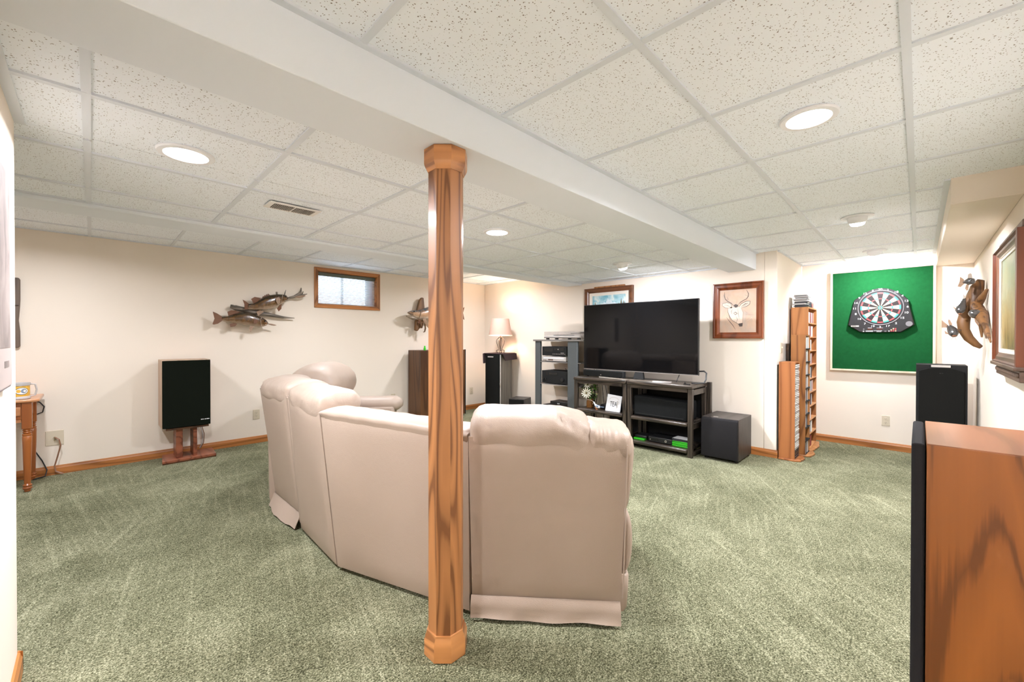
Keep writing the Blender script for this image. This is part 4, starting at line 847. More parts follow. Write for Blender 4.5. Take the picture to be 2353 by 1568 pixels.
for pts, w, mt in (([(1.584, 1.796), (1.587, 1.754), (1.575, 1.711), (1.547, 1.685), (1.514, 1.665), (1.486, 1.634)], .0032, 'ink_soft'), ([(1.575, 1.711), (1.544, 1.709), (1.558, 1.74)], .0022, 'ink_soft'), ([(1.359, 1.804), (1.338, 1.759), (1.341, 1.73), (1.359, 1.703), (1.39, 1.687), (1.417, 1.671), (1.443, 1.643)], .0034, 'ink_soft'), ([(1.341, 1.73), (1.375, 1.75)], .002, 'ink_soft'),
                  (earL+[(1.508, 1.609)], .002, 'ink_soft'), (earR, .003, 'ink_soft'), ([(1.59, 1.65), (1.55, 1.64), (1.52, 1.62)], .0015, 'ink_soft'), ([(1.335, 1.66), (1.37, 1.65), (1.41, 1.62)], .004, 'ink_soft'), ([(1.34, 1.65), (1.37, 1.635), (1.40, 1.615)], .002, 'ink_soft'),
                  ([(1.547, 1.607), (1.549, 1.566), (1.53, 1.517), (1.502, 1.469), (1.453, 1.438), (1.432, 1.42)], .002, 'ink_soft'), ([(1.411, 1.601), (1.39, 1.553), (1.395, 1.489), (1.40, 1.436)], .0025, 'ink_faint'), ([(1.503, 1.611), (1.465, 1.645), (1.432, 1.619)], .004, 'ink_soft'),
                  ([(1.489, 1.551), (1.47, 1.562), (1.451, 1.547), (1.47, 1.533), (1.489, 1.551)], .004, 'ink_soft'), ([(1.563, 1.506), (1.524, 1.452), (1.496, 1.415), (1.469, 1.367)], .003, 'ink_soft'), ([(1.547, 1.566), (1.53, 1.505), (1.519, 1.469)], .0016, 'ink_soft'), ([(1.464, 1.515), (1.448, 1.479), (1.464, 1.438)], .002, 'ink_soft'),
                  ([(1.384, 1.582), (1.348, 1.545), (1.291, 1.543)], .0016, 'ink_faint'), ([(1.358, 1.453), (1.306, 1.498), (1.285, 1.462)], .0016, 'pale_chalk'), ([(1.368, 1.535), (1.327, 1.527), (1.285, 1.526)], .003, 'ink_faint'), ([(1.445, 1.60), (1.44, 1.54), (1.43, 1.48)], .0018, 'ink_soft'), ([(1.50, 1.60), (1.512, 1.57), (1.505, 1.54)], .002, 'ink_soft'), ([(1.45, 1.70), (1.46, 1.66), (1.465, 1.65)], .0014, 'ink_faint'), ([(1.50, 1.69), (1.485, 1.66)], .0014, 'ink_faint')):
    stroke(dp, pts, w, mt)
mp_ = thing('mountain_picture', 'snowy mountain painting in a brown frame partly behind the television', 'picture', (XT, 3.10, 1.45))
mitred(mp_, 'frame_brown', 'frame_brown', 'x', XT, (2.715, 3.478, 1.42, 1.980), (2.785, 3.408, 1.49, 1.915), -.045, -.018)
mitred(mp_, 'mat_linen', 'mat_linen', 'x', XT, (2.785, 3.408, 1.49, 1.915), (2.832, 3.361, 1.535, 1.872), -.016, -.012)
B('canvas', 'sky_canvas', mp_, XT-.008, XT-.003, 2.825, 3.368, 1.53, 1.88, smooth=False); B('hanging_bar', 'tower_oak', mp_, XT-.03, XT-.004, 2.84, 3.32, 1.975, 2.0)
def flat(t, pts, mat, X): return MB().add([(X, a, b) for a, b in pts], [tuple(range(len(pts)))]).build('painted_shape', mat, t, smooth=False)
flat(mp_, [(3.30, 1.70), (3.25, 1.745), (3.21, 1.735), (3.17, 1.785), (3.145, 1.765), (3.11, 1.832), (3.085, 1.80), (3.07, 1.815), (3.03, 1.765), (3.0, 1.775), (2.95, 1.73), (2.87, 1.70)], 'snow_peak', XT-.0085)
flat(mp_, [(3.36, 1.69), (3.29, 1.73), (3.24, 1.70), (3.15, 1.71), (3.05, 1.745), (2.98, 1.72), (2.90, 1.735), (2.835, 1.69)], 'hill_dark', XT-.009)
for y, z, h in ((3.315, 1.70, .09), (3.28, 1.70, .05), (2.90, 1.71, .115), (2.865, 1.71, .08), (2.94, 1.71, .05), (2.845, 1.71, .06)): flat(mp_, [(y-.020, z), (y-.008, z+h*.5), (y, z+h), (y+.008, z+h*.5), (y+.020, z)], 'fir_brown', XT-.0093)
# ------------------------------------------------------------------ CD towers in the alcove
def cd_tower(name, label, x0, x1, y0, y1, h, side, shelfm, n, back='black_matte', base=True):
    t = thing(name, label, 'CD rack', ((x0+x1)/2, (y0+y1)/2, 0))
    B('side_board', side, t, x0, x0+.014, y0, y1, .02, h, bevel=.002); B('side_board', shelfm if n else side, t, x1-.014, x1, y0, y1, .02, h, bevel=.002); B('back_board', back, t, x0+.014, x1-.014, y1-.012, y1, .02, h)
    B('top_board', side, t, x0+.014, x1-.014, y0, y1-.012, h-.014, h)
    m = MB(); m.prism([(x0-.012, y0+.0), (x0-.012, y1), (x1+.012, y1), (x1+.012, y0-.03), ((x0+x1)/2+.03, y0-.065), (x0+.02, y0-.05)], 0, .02); m.build('base_plate', shelfm, t, bevel=.004)
    return t
# short tower with cases stacked flat
t1 = cd_tower('cd_tower', 'short reddish oak CD tower at the end of the TV wall', 5.062, 5.285, .905, 1.048, 1.022, 'tower_red_oak', 'tower_red_oak', 0)
cases = [0]
meA = MB().box(0, .186, 0, .118, 0, .0115).mesh('cd_case', 'case_edge', None, False); meB = MB().box(0, .186, 0, .118, 0, .0115).mesh('cd_case', 'case_white', None, False); meD = MB().box(0, .186, 0, .118, 0, .0115).mesh('cd_case', 'case_dark', None, False)
rnd = random.Random(11)
def nth(i): return str(i)+('th' if 10 <= i % 100 <= 20 else {1: 'st', 2: 'nd', 3: 'rd'}.get(i % 10, 'th'))
for i in range(52):
    o = bpy.data.objects.new('cd_case', (meB, meA, meB, meB)[i % 4] if i > 4 else meD); COL.objects.link(o); o.location = (5.081, .902+rnd.uniform(-.002, .004),   .0205+i*.01885)
    tag(o, nth(i+1)+' CD case from the bottom, slotted flat in the short reddish tower', 'CD case', 'CDs in the short tower')
def cd_rows(t, x0, x1, y0, y1, zs, fills, label, group, mats, shelf):
    for k, z in enumerate(zs):
        B('shelf', shelf, t, x0+.014, x1-.014, y0-.004, y1-.012, z-.010, z)
        n, xo = fills[k]; lim = (zs[k+1]-.012 if k+1 < len(zs) else z+.15); x = x0+.017+xo; hh = min(.124, lim-z-.008)
        for i in range(n):
            w_ = rnd.choice((.0105, .0112, .0105, .021)) if x1-x0 < .3 else rnd.choice((.016, .024, .021, .026))
            if x+w_ > x1-.018: break
            me = MB().box(0, w_, 0, .10, 0, hh*rnd.uniform(.965, 1)).mesh('cd_case', rnd.choice(mats), None, False)
            o = bpy.data.objects.new('cd_case', me); COL.objects.link(o); o.location = (x, y0+rnd.uniform(.004, .014), z+.0006); x += w_+.0006
            tag(o, label % (nth(i+1), nth(k+1)), 'CD case', group)
t2 = cd_tower('cd_tower', 'medium oak CD tower with black shelves between the short and tall towers', 5.345, 5.60, .862, .995, 1.305, 'tower_oak_dark', 'tower_oak', 1)
zs = [.022+i*.142 for i in range(9)]
cd_rows(t2, 5.345, 5.60, .862, .995, zs, [(13, 0), (0, 0)]+[(13, 0)]*5+[(13, .01), (13, 0)], '%s CD case from the left on the %s shelf up of the medium tower', 'CDs in the medium tower', ['case_edge', 'case_white', 'case_edge', 'case_dark'], 'black_matte')
t3 = cd_tower('cd_tower', 'tallest oak CD tower beside the dartboard wall', 5.635, 6.17, .885, 1.05, 1.622, 'tower_oak', 'tower_oak', 1, 'tower_oak')
zs = [.022+i*.158 for i in range(10)]
cd_rows(t3, 5.635, 6.17, .885, 1.05, zs, [(14, 0), (14, 0), (9, 0), (12, 0), (14, 0), (13, 0), (13, 0), (10, 0), (14, 0), (15, 0)], '%s CD case from the left on the %s shelf up of the tallest tower', 'CDs in the tall tower', ['case_edge', 'case_white', 'case_edge', 'case_white', 'case_red', 'case_dark'], 'shelf_oak')
z = 1.6225
for i in range(13):
    h = .0098 if i not in (3, 4) else .018; dark = i in (0, 1, 2, 4); me = MB().box(-.07, .07, -.062, .062, 0, h-.0005).mesh('cd_case', 'case_dark' if dark else 'case_edge', None, False)
    o = bpy.data.objects.new('cd_case', me); COL.objects.link(o); o.location = (5.73+rnd.uniform(-.012, .012), .962+rnd.uniform(-.012, .012), z); o.rotation_euler = (0, 0, rnd.uniform(-.12, .12)); z += h
    tag(o, nth(i+1)+' CD case from the bottom of the loose pile atop the tallest tower', 'CD case', 'CDs piled on the tall tower')
o = thing('alarm_clock', 'small dark clock radio on top of the tallest CD tower', 'clock radio', (6.03, .96, 1.6225)); MB().box(5.93, 6.13, .905, 1.02, 1.6225, 1.70).build('case', 'case_dark', o, bevel=.018, seg=3); MB().lathe([(.02, -.004), (.02, .002)], (5.985, .905, 1.655), 12, 'y').build('dial', 'case_red', o); B('top_strip', 'case_red', o, 5.95, 6.11, .92, 1.0, 1.698, 1.704)
# ------------------------------------------------------------------ dartboard on its green panel
bp = thing('dart_backboard', 'green felt backboard in a pale wood frame behind the dartboard', 'backboard', (XD, .325, .885))
B('felt', 'felt_green', bp, XD-.040, XD-.006, -.108, .752, .902, 2.052, smooth=False)
for a in ((-.128, .772, 2.050, 2.070), (-.128, .772, .884, .904)): B('rail', 'pale_pine', bp, XD-.052, XD-.002, a[0], a[1], a[2], a[3], bevel=.002)
for a in ((-.128, -.106), (.750, .772)): B('stile', 'pale_pine', bp, XD-.052, XD-.002, a[0], a[1], .904, 2.050, bevel=.002)
db = thing('dartboard', 'electronic dartboard with black housing on the green felt panel', 'dartboard', (XD-.05, .315, 1.335)); XB = XD-.048; cy_, cz_ = .315, 1.617
arc = [(cy_+.222*math.cos(a), cz_+.222*math.sin(a)) for a in [math.radians(142-104*i/16) for i in range(17)]]
out = [(.545, 1.715), (.600, 1.425), (.490, 1.340), (.143, 1.336), (.035, 1.418), (.090, 1.705), (.115, 1.735)]+arc+[(.515, 1.74)]
MB().prism(out, XB-.040, XB, 'x').build('housing', 'dart_black', db, bevel=.008, seg=2)
XF = XB-.041
MB().lathe([(.190, -.004), (.196, -.006), (.200, 0), (.200, .004), (.190, .004)], (XF, cy_, cz_), 60, 'x', ring=True).build('catch_ring', 'dart_grey', db)
def ring_seg(r0, r1, k, x0, x1, g=.0016):
    a0 = math.radians(90+9-18*k)-0; a1 = a0-math.radians(18); pts = []
    f = 4
    for i in range(f+1): a = a0+(a1-a0)*i/f; pts.append((cy_-r1*math.cos(a)*-1, cz_+r1*math.sin(a)))
    for i in range(f, -1, -1): a = a0+(a1-a0)*i/f; pts.append((cy_-r0*math.cos(a)*-1, cz_+r0*math.sin(a)))
    return pts
nums = [20, 1, 18, 4, 13, 6, 10, 15, 2, 17, 3, 19, 7, 16, 8, 11, 14, 9, 12, 5]
for k in range(20):     # viewed from the room, clockwise = decreasing Y
    def pt(r, a): return (cy_-r*math.sin(a), cz_+r*math.cos(a))
    a0, a1 = math.radians(18*k-9), math.radians(18*k+9)
    for (r0, r1, mt) in ((.020, .096, k % 2), (.096, .108, 2), (.108, .158, k % 2), (.158, .174, 2)):
        ga = .0012; pts = [pt(r1-.0008, a0+(a1-a0)*f/3+(ga/r1 if f == 0 else -ga/r1 if f == 3 else 0)) for f in range(4)]+[pt(r0+.0008, a0+(a1-a0)*f/3+(ga/r0 if f == 0 else -ga/r0 if f == 3 else 0)) for f in (3, 2, 1, 0)]
        mat = ('dart_red' if k % 2 == 0 else 'dart_green') if mt == 2 else ('dart_seg_black' if k % 2 == 0 else 'dart_cream')
        MB().prism(pts, XF-.003, XF+.002, 'x').build('segment', mat, db, smooth=False)
    a = math.radians(18*k); r = .206
    ry, rz_ = (.225 if abs(math.sin(a)) > .5 else .207), .207
    text('numeral', str(nums[k]), .030, 'white_flat', db, (XF-.0008, cy_-ry*math.sin(a), cz_+rz_*math.cos(a)+(-.012 if math.cos(a) < -.8 else 0)), (0, -1, 0), (0, 0, 1), sx=1.25)
MB().lathe([(.0185, -.004), (.0185, .002)], (XF, cy_, cz_), 20, 'x').build('outer_bull', 'dart_green', db); MB().lathe([(.008, -.005), (.008, .002)], (XF, cy_, cz_), 14, 'x').build('bullseye', 'dart_red', db)
def pz(nm, y0, y1, z0, z1, mat): B(nm, mat, db, XF-.0015, XF+.002, min(y0, y1), max(y0, y1), z0, z1, smooth=False)
pz('score_display', .375, .425, 1.367, 1.385, 'lcd'); pz('score_display', .295, .345, 1.367, 1.385, 'lcd'); pz('display_tab', .29, .345, 1.385, 1.392, 'dart_grey'); pz('display_tab', .385, .42, 1.387, 1.390, 'white_flat')
for i in range(11): pz('button', .376+.006*i, .379+.006*i, 1.346, 1.358, 'white_flat')
for i in range(9): pz('label_mark', .30+.008*i, .305+.008*i, 1.3535, 1.358, 'white_flat')
pz('label_mark', .305, .345, 1.344, 1.348, 'white_flat'); pz('label_mark', .262, .278, 1.345, 1.354, 'dart_grey'); pz('label_mark', .452, .462, 1.368, 1.382, 'dart_grey'); pz('label_mark', .452, .464, 1.346, 1.356, 'white_flat'); pz('label_mark', .235, .245, 1.346, 1.356, 'white_flat')
for r_ in range(3):
    for c_ in range(3 if r_ < 2 else 2): pz('dart_light', .180+.018*c_, .192+.018*c_, 1.346+.014*r_, 1.356+.014*r_, 'dart_red' if (r_+c_) % 3 else 'dart_cream')
MB().lathe([(.028, -.0015), (.028, .002)], (XF, .078, 1.430), 24, 'x').build('speaker_grille', 'dart_grey', db); pz('logo_plate', .500, .572, 1.404, 1.420, 'silver'); pz('logo_mark', .525, .565, 1.409, 1.415, 'ink_soft')
# ------------------------------------------------------------------ right side: speakers, painting, catfish mount
rs = thing('tower_speaker', 'black tower speaker in the corner below the catfish mount', 'speaker', (5.85, -.155, 0))
B('cabinet', 'black_matte', rs, 5.70, 6.0, -.325, .019, .02, 1.014, bevel=.003); m = MB(); m.prism([(-.305, .08), (-.305, .955), (-.24, .982), (-.153, .990), (-.066, .982), (-.0, .955), (-.0, .08)], 5.675, 5.70, 'x'); m.build('grille', 'grille_cloth', rs, bevel=.006, seg=3)
B('name_plate', 'silver_plastic', rs, 5.688, 5.702, -.215, -.085, .992, 1.012); B('plinth', 'black_plastic', rs, 5.69, 6.01, -.33, .024, 0, .02); MB().sphere((5.676, -.153, .935), .016, 10, 6, (.2, 1, .3)).build('tweeter_glint', 'black_gloss', rs)
bs = thing('floor_speaker', 'big walnut floor speaker with black foam grille at the right foreground', 'speaker', (1.32, -.2, 0))
XN, XFf, ZT = 1.155, 1.475, 1.058
B('cabinet', 'speaker_walnut', bs, XN, XFf, YR+.012, -.012, .03, ZT-.0015, bevel=.0015); B('top_veneer', 'speaker_walnut_top', bs, XN+.0008, XFf-.0008, YR+.013, -.0125, ZT-.0018, ZT, smooth=False)
MB().box(XN+.002, XFf-.002, -.010, .0098, .045, ZT-.002).build('grille', 'foam_black', bs, bevel=.005, seg=3); B('plinth', 'black_matte', bs, XN+.02, XFf-.02, YR+.02, -.03, 0, .03)
pt_ = thing('landscape_painting', 'gold and green meadow painting in a heavy wood frame on the right wall', 'painting', (3.72, YR, 1.09))
fx0, fx1, fz0, fz1 = 3.26, 4.20, 1.118, 1.826
mitred(pt_, 'frame_red', 'carved_brown', 'y', YR, (fx0, fx1, fz0, fz1), (fx0+.105, fx1-.105, fz0+.060, fz1-.045), .052, .034)
mitred(pt_, 'mat_linen', 'mat_linen', 'y', YR, (fx0+.105, fx1-.105, fz0+.060, fz1-.045), (fx0+.14, fx1-.14, fz0+.085, fz1-.07), .033, .030)
o = B('canvas', 'meadow_canvas', pt_, fx0+.135, fx1-.135, YR+.010, YR+.024, fz0+.08, fz1-.065, smooth=False)
B('lower_ledge', 'carved_brown', pt_, fx0-.01, fx1-.01, YR, YR+.062, fz0-.016, fz0+.004, bevel=.004); B('lower_rail', 'carved_brown', pt_, fx0, fx1-.06, YR, YR+.04, fz0-.075, fz0-.016, bevel=.004)
for i in range(26): MB().sphere((fx0+.03+i*.032, YR+.042, fz0-.040), .015, 8, 6, (1, .5, .9)).build('carved_bead', 'carved_brown', pt_)
B('upper_rail', 'carved_brown', pt_, fx0, fx1-.10, YR, YR+.035, fz1, fz1+.04, bevel=.006)
def fish(parent, name, skin, top, bot, P, depth, nseg=16, head=None):
    """body lofted from side outlines; P(x,z,d) places an outline point, d out of the wall"""
    rings, uv = [], []; n = len(top)
    xs = [(t_[0]+b_[0])/2 for t_, b_ in zip(top, bot)]
    for i, (t_, b_) in enumerate(zip(top, bot)):
        h = abs(t_[1]-b_[1])/2; zc = (t_[1]+b_[1])/2; f = i/(n-1); dd = depth*math.sin(math.pi*min(.98, max(.06, f*.93+.05)))**.7*(h/max(abs(a[1]-b[1])/2 for a, b in zip(top, bot)))**.35
        ring = []
        for k in range(nseg):
            a = 2*math.pi*k/nseg; ring.append(P(xs[i], zc+h*math.sin(a), dd*math.cos(a))); uv.append((f, .5+.5*math.sin(a)))
        rings.append(ring)
    return MB().loft(rings).build(name, skin, parent, angle=70, uv=uv)
def fin(parent, body, name, pts, P, d, mat='fin_rust', th=.003, skew=0):
    c = [P(a, b, d+skew*i/len(pts)) for i, (a, b) in enumerate(pts)]; c2 = [P(a, b, d-th+skew*i/len(pts)) for i, (a, b) in enumerate(pts)]; n = len(pts)
    return MB().add(c+c2, [tuple(range(n)), tuple(range(2*n-1, n-1, -1))]+[(i, (i+1) % n, n+(i+1) % n, n+i) for i in range(n)]).build(name, mat, body, smooth=False)
YM = 5.60
bm_ = thing('bass_mount', 'two brown mounted bass on grey driftwood hanging left of the window', 'fish mount', (1.45, YL, 1.6))
Pb = lambda x, z, d: (x, YM-d, z); Pl = lambda x, z: (x, YM+.055, z)
MB().tube([(x, YM+.05, z) for x, z in [(1.12, 1.624), (1.17, 1.617), (1.249, 1.6), (1.339, 1.579), (1.478, 1.556), (1.575, 1.54), (1.674, 1.524), (1.807, 1.519)]], [.014, .030, .030, .034, .026, .020, .016, .004], 10, 1.0).build('driftwood', 'driftwood_grey', bm_, angle=70)
MB().tube([(1.165, YM+.05, 1.62), (1.14, YM+.05, 1.64), (1.125, YM+.04, 1.645)], [.02, .014, .008], 8).build('driftwood_knot', 'driftwood_grey', bm_)
MB().tube([(1.40, YM+.05, 1.60), (1.575, YM+.06, 1.682), (1.649, YM+.06, 1.719), (1.725, YM+.05, 1.762), (1.802, YM+.04, 1.79), (1.86, YM+.04, 1.828), (1.878, YM+.04, 1.858), (1.884, YM+.04, 1.909)], [.02, .02, .018, .015, .017, .020, .012, .006], 10).build('driftwood', 'driftwood_grey', bm_, angle=70)
for nm, pts, rr in (('twig', [(1.86, 1.825), (1.908, 1.821), (1.956, 1.836)], [.015, .008, .003]), ('twig', [(1.892, 1.826), (1.908, 1.866)], [.009, .006]), ('twig', [(1.599, 1.76), (1.600, 1.80), (1.601, 1.835)], [.010, .009, .012]), ('twig', [(1.683, 1.778), (1.692, 1.826), (1.705, 1.869)], [.008, .006, .002])):
    MB().tube([(x, YM+.04, z) for x, z in pts], rr, 8).build(nm, 'driftwood_grey', bm_)
b1 = fish(bm_, 'bass_body', 'bass_skin', [(1.029, 1.506), (1.05, 1.511), (1.084, 1.514), (1.143, 1.541), (1.204, 1.563), (1.271, 1.568), (1.339, 1.55), (1.398, 1.526), (1.445, 1.504), (1.478, 1.478), (1.497, 1.449)], [(1.029, 1.46), (1.05, 1.454), (1.083, 1.448), (1.143, 1.435), (1.204, 1.421), (1.27, 1.412), (1.338, 1.403), (1.398, 1.395), (1.445, 1.403), (1.478, 1.418), (1.497, 1.439)], Pb, .052)
for nm, pts, d, mt in (('tail_fin', [(0.945, 1.56), (0.984, 1.542), (1.033, 1.507), (1.033, 1.46), (0.992, 1.426), (0.955, 1.415), (0.942, 1.422), (0.961, 1.482)], .004, 'fin_rust'), ('anal_fin', [(1.1, 1.426), (1.143, 1.44), (1.178, 1.432), (1.152, 1.399), (1.109, 1.391)], .01, 'fin_rust'), ('pelvic_fin', [(1.338, 1.403), (1.32, 1.358), (1.306, 1.337), (1.288, 1.373), (1.297, 1.412)], .03, 'fin_tan'), ('pectoral_fin', [(1.327, 1.447), (1.332, 1.476), (1.352, 1.49), (1.37, 1.475), (1.366, 1.446), (1.338, 1.435)], .058, 'fin_rust'), ('soft_dorsal_fin', [(1.082, 1.564), (1.118, 1.583), (1.161, 1.583), (1.222, 1.560), (1.143, 1.537), (1.092, 1.517)], .0, 'fin_rust'), ('spiny_dorsal_fin', [(1.375, 1.58), (1.413, 1.603), (1.455, 1.584), (1.431, 1.562), (1.389, 1.528)], -.01, 'fin_tan')):
    fin(bm_, b1, nm, pts, Pb, d, mt)
MB().sphere(Pb(1.452, 1.468, .036), .0085, 12, 8).build('eye', 'fish_eye', b1); MB().tube([Pb(1.415, 1.40, .036), Pb(1.405, 1.44, .046), Pb(1.403, 1.48, .046), Pb(1.415, 1.512, .036)], .004, 6).build('gill_edge', 'fish_head', b1); MB().tube([Pb(1.497, 1.440, .006), Pb(1.480, 1.432, .026), Pb(1.45, 1.425, .036)], .006, 6).build('jaw', 'fish_head', b1)
MB().tube([(1.492, YM-.005, 1.438), (1.526, YM-.005, 1.431), (1.56, YM-.005, 1.425), (1.583, YM-.005, 1.424)], [.006, .010, .008, .002], 8).build('bait_minnow', 'fin_tan', bm_)
b2 = fish(bm_, 'bass_body', 'bass_skin', [(1.285, 1.664), (1.312, 1.67), (1.339, 1.673), (1.376, 1.693), (1.418, 1.736), (1.469, 1.769), (1.527, 1.789), (1.6, 1.804), (1.664, 1.805), (1.694, 1.799), (1.72, 1.765)], [(1.284, 1.602), (1.311, 1.601), (1.339, 1.6), (1.375, 1.601), (1.417, 1.602), (1.469, 1.605), (1.526, 1.614), (1.599, 1.656), (1.664, 1.701), (1.694, 1.719), (1.72, 1.748)], Pb, .055)
for nm, pts, d, mt in (('tail_fin', [(1.229, 1.712), (1.258, 1.696), (1.294, 1.667), (1.307, 1.603), (1.249, 1.598), (1.247, 1.662)], .006, 'fin_rust'), ('soft_dorsal_fin', [(1.316, 1.726), (1.353, 1.752), (1.422, 1.745), (1.376, 1.688), (1.339, 1.676), (1.328, 1.703)], 0, 'fin_rust'), ('spiny_dorsal_fin', [(1.427, 1.738), (1.441, 1.769), (1.45, 1.765), (1.458, 1.784), (1.467, 1.776), (1.477, 1.796), (1.484, 1.787), (1.498, 1.804), (1.503, 1.794), (1.527, 1.784)], 0, 'fin_rust'), ('pelvic_fin', [(1.634, 1.684), (1.632, 1.625), (1.602, 1.591), (1.582, 1.628), (1.609, 1.667)], .03, 'fin_rust'), ('pectoral_fin', [(1.563, 1.713), (1.565, 1.749), (1.59, 1.761), (1.614, 1.738), (1.609, 1.695), (1.585, 1.671)], .062, 'fin_tan')):
    fin(bm_, b2, nm, pts, Pb, d, mt)
MB().sphere(Pb(1.678, 1.775, .036), .0085, 12, 8).build('eye', 'fish_eye', b2); MB().tube([Pb(1.625, 1.69, .034), Pb(1.63, 1.73, .048), Pb(1.635, 1.77, .046), Pb(1.65, 1.80, .03)], .004, 6).build('gill_edge', 'fish_head', b2); MB().tube([Pb(1.718, 1.752, .006), Pb(1.70, 1.735, .028), Pb(1.668, 1.722, .036)], .007, 6).build('jaw', 'fish_head', b2)
MB().tube([(1.800, YM+.015, 1.785), (1.844, YM+.01, 1.790), (1.886, YM+.01, 1.798), (1.925, YM+.012, 1.812)], [.006, .017, .015, .004], 10).build('bait_minnow', 'fin_tan', bm_)
mk = thing('pike_mount', 'silvery long fish mount with open jaws sticking out left of the oak post', 'fish mount', (3.9, YL, 1.6)); YK = 5.55; Pk = lambda x, z, d: (x, YK-d, z)
kb = fish(mk, 'pike_body', 'musky_skin', [(3.372, 1.662), (3.432, 1.688), (3.503, 1.699), (3.565, 1.705), (3.647, 1.738), (3.777, 1.776), (4.0, 1.80), (4.2, 1.77), (4.35, 1.72)], [(3.372, 1.645), (3.432, 1.612), (3.503, 1.575), (3.592, 1.56), (3.684, 1.559), (3.777, 1.573), (4.0, 1.60), (4.2, 1.62), (4.35, 1.66)], Pk, .075)
fin(mk, kb, 'tail_fin', [(4.34, 1.72), (4.48, 1.80), (4.45, 1.70), (4.48, 1.58), (4.34, 1.66)], Pk, 0, 'fin_rust'); MB().tube([Pk(3.372, 1.654, .02), Pk(3.40, 1.635, .045), Pk(3.44, 1.625, .055)], .006, 6).build('mouth', 'fish_mouth', kb)
m = MB(); m.tube([Pk(3.348, 1.605, .0), Pk(3.40, 1.592, .0), Pk(3.47, 1.575, .0), Pk(3.54, 1.567, 0)], [.008, .022, .03, .02], 10).build('lower_jaw', 'fish_head', kb); MB().sphere(Pk(3.455, 1.672, .055), .011, 12, 8).build('eye', 'fish_eye', kb)
MB().tube([Pk(3.55, 1.575, .055), Pk(3.56, 1.63, .068), Pk(3.575, 1.69, .058)], .006, 6).build('gill_edge', 'fish_head', kb)
m = MB(); P2 = [(3.574, 1.687), (3.62, 1.861), (3.666, 1.911), (3.699, 1.906), (3.72, 1.70)]; m.prism(P2, YK+.05, YK+.10, 'y'); m.build('wood_slab', 'driftwood_brown', mk, bevel=.01)
fin(mk, kb, 'pectoral_fin', [(3.60, 1.575), (3.66, 1.565), (3.70, 1.50), (3.74, 1.394), (3.68, 1.45), (3.62, 1.53)], Pk, .06, 'fin_tan'); fin(mk, kb, 'lower_fin', [(3.535, 1.556), (3.59, 1.55), (3.57, 1.50), (3.535, 1.49)], Pk, .04, 'fin_rust')
m = MB(); m.prism([(3.55, 1.55), (3.538, 1.391), (3.574, 1.376), (3.62, 1.43), (3.66, 1.42), (3.70, 1.55)], YK+.03, YK+.09, 'y'); m.build('wood_slab', 'driftwood_brown', mk, bevel=.008); MB().tube([(3.684, YK, 1.52), (3.693, YK, 1.42), (3.68, YK, 1.37), (3.655, YK, 1.362)], [.012, .012, .01, .006], 8).build('wood_hook', 'driftwood_brown', mk)
cm = thing('catfish_mount', 'curving brown driftwood with four small mounted catfish in the right corner', 'fish mount', (5.2, YR, 1.5))
MB().tube([(5.2, -.366, 1.757), (5.2, -.345, 1.698), (5.2, -.335, 1.624), (5.19, -.328, 1.563), (5.14, -.343, 1.509), (5.05, -.358, 1.455), (4.92, -.368, 1.38), (4.82, -.376, 1.31), (4.73, -.384, 1.24)], [.022, .042, .046, .040, .044, .042, .020, .014, .005], 14).build('driftwood_trunk', 'driftwood_brown', cm, angle=75)
MB().tube([(5.22, -.325, 1.71), (5.2, -.303, 1.60), (5.18, -.280, 1.494), (5.16, -.266, 1.405), (5.16, -.270, 1.338), (5.17, -.298, 1.271), (5.18, -.340, 1.218), (5.19, -.368, 1.196)], [.018, .028, .036, .040, .036, .032, .024, .016], 14).build('driftwood_curl', 'driftwood_brown', cm, angle=75)
for pts, rr in (([(5.1, -.355, 1.45), (5.1, -.362, 1.35), (5.1, -.366, 1.277)], [.018, .013, .006]), ([(5.05, -.370, 1.42), (5.03, -.375, 1.336), (5.0, -.382, 1.268)], [.013, .010, .004]), ([(5.18, -.349, 1.557), (5.12, -.367, 1.604), (5.05, -.388, 1.662)], [.03, .024, .010])): MB().tube(pts, rr, 10).build('driftwood_prong', 'driftwood_brown', cm, angle=75)
def cat(pts, rr, nm='catfish_body'):
    rings, uv = [], []
    pv = [Vector(p) for p in pts]; up = Vector((-1, 0, .15)).normalized()
    for i, p in enumerate(pv):
        d = (pv[min(i+1, len(pv)-1)]-pv[max(i-1, 0)]).normalized(); a = d.cross(up).normalized(); b = a.cross(d).normalized()
        rings.append([p+a*rr[i]*math.cos(k*math.pi/7)+b*rr[i]*.9*math.sin(k*math.pi/7) for k in range(14)]); uv += [(i/(len(pv)-1), .5+.5*math.sin(k*math.pi/7)) for k in range(14)]
    return MB().loft(rings).build(nm, 'catfish_skin', cm, angle=75, uv=uv)
XC = 5.1
Pc = lambda y, z, d: (XC-d, y, z)
f1 = cat([(XC, -.262, 1.735), (XC-.01, -.275, 1.738), (XC-.02, -.292, 1.740), (XC-.03, -.306, 1.736), (XC-.04, -.316, 1.722)], [.009, .018, .031, .028, .013]); fin(cm, f1, 'tail_fin', [(-0.243, 1.784), (-0.262, 1.764), (-0.272, 1.738), (-0.266, 1.723), (-0.246, 1.698), (-0.228, 1.704), (-0.24, 1.744)], Pc, .0, 'fin_tan'); fin(cm, f1, 'dorsal_fin', [(-0.281, 1.752), (-0.286, 1.797), (-0.299, 1.806), (-0.306, 1.795), (-0.311, 1.755)], Pc, .03, 'catfish_skin'); fin(cm, f1, 'pelvic_fin', [(-0.276, 1.715), (-0.291, 1.715), (-0.289, 1.672), (-0.28, 1.662), (-0.27, 1.683)], Pc, .02, 'fin_tan')
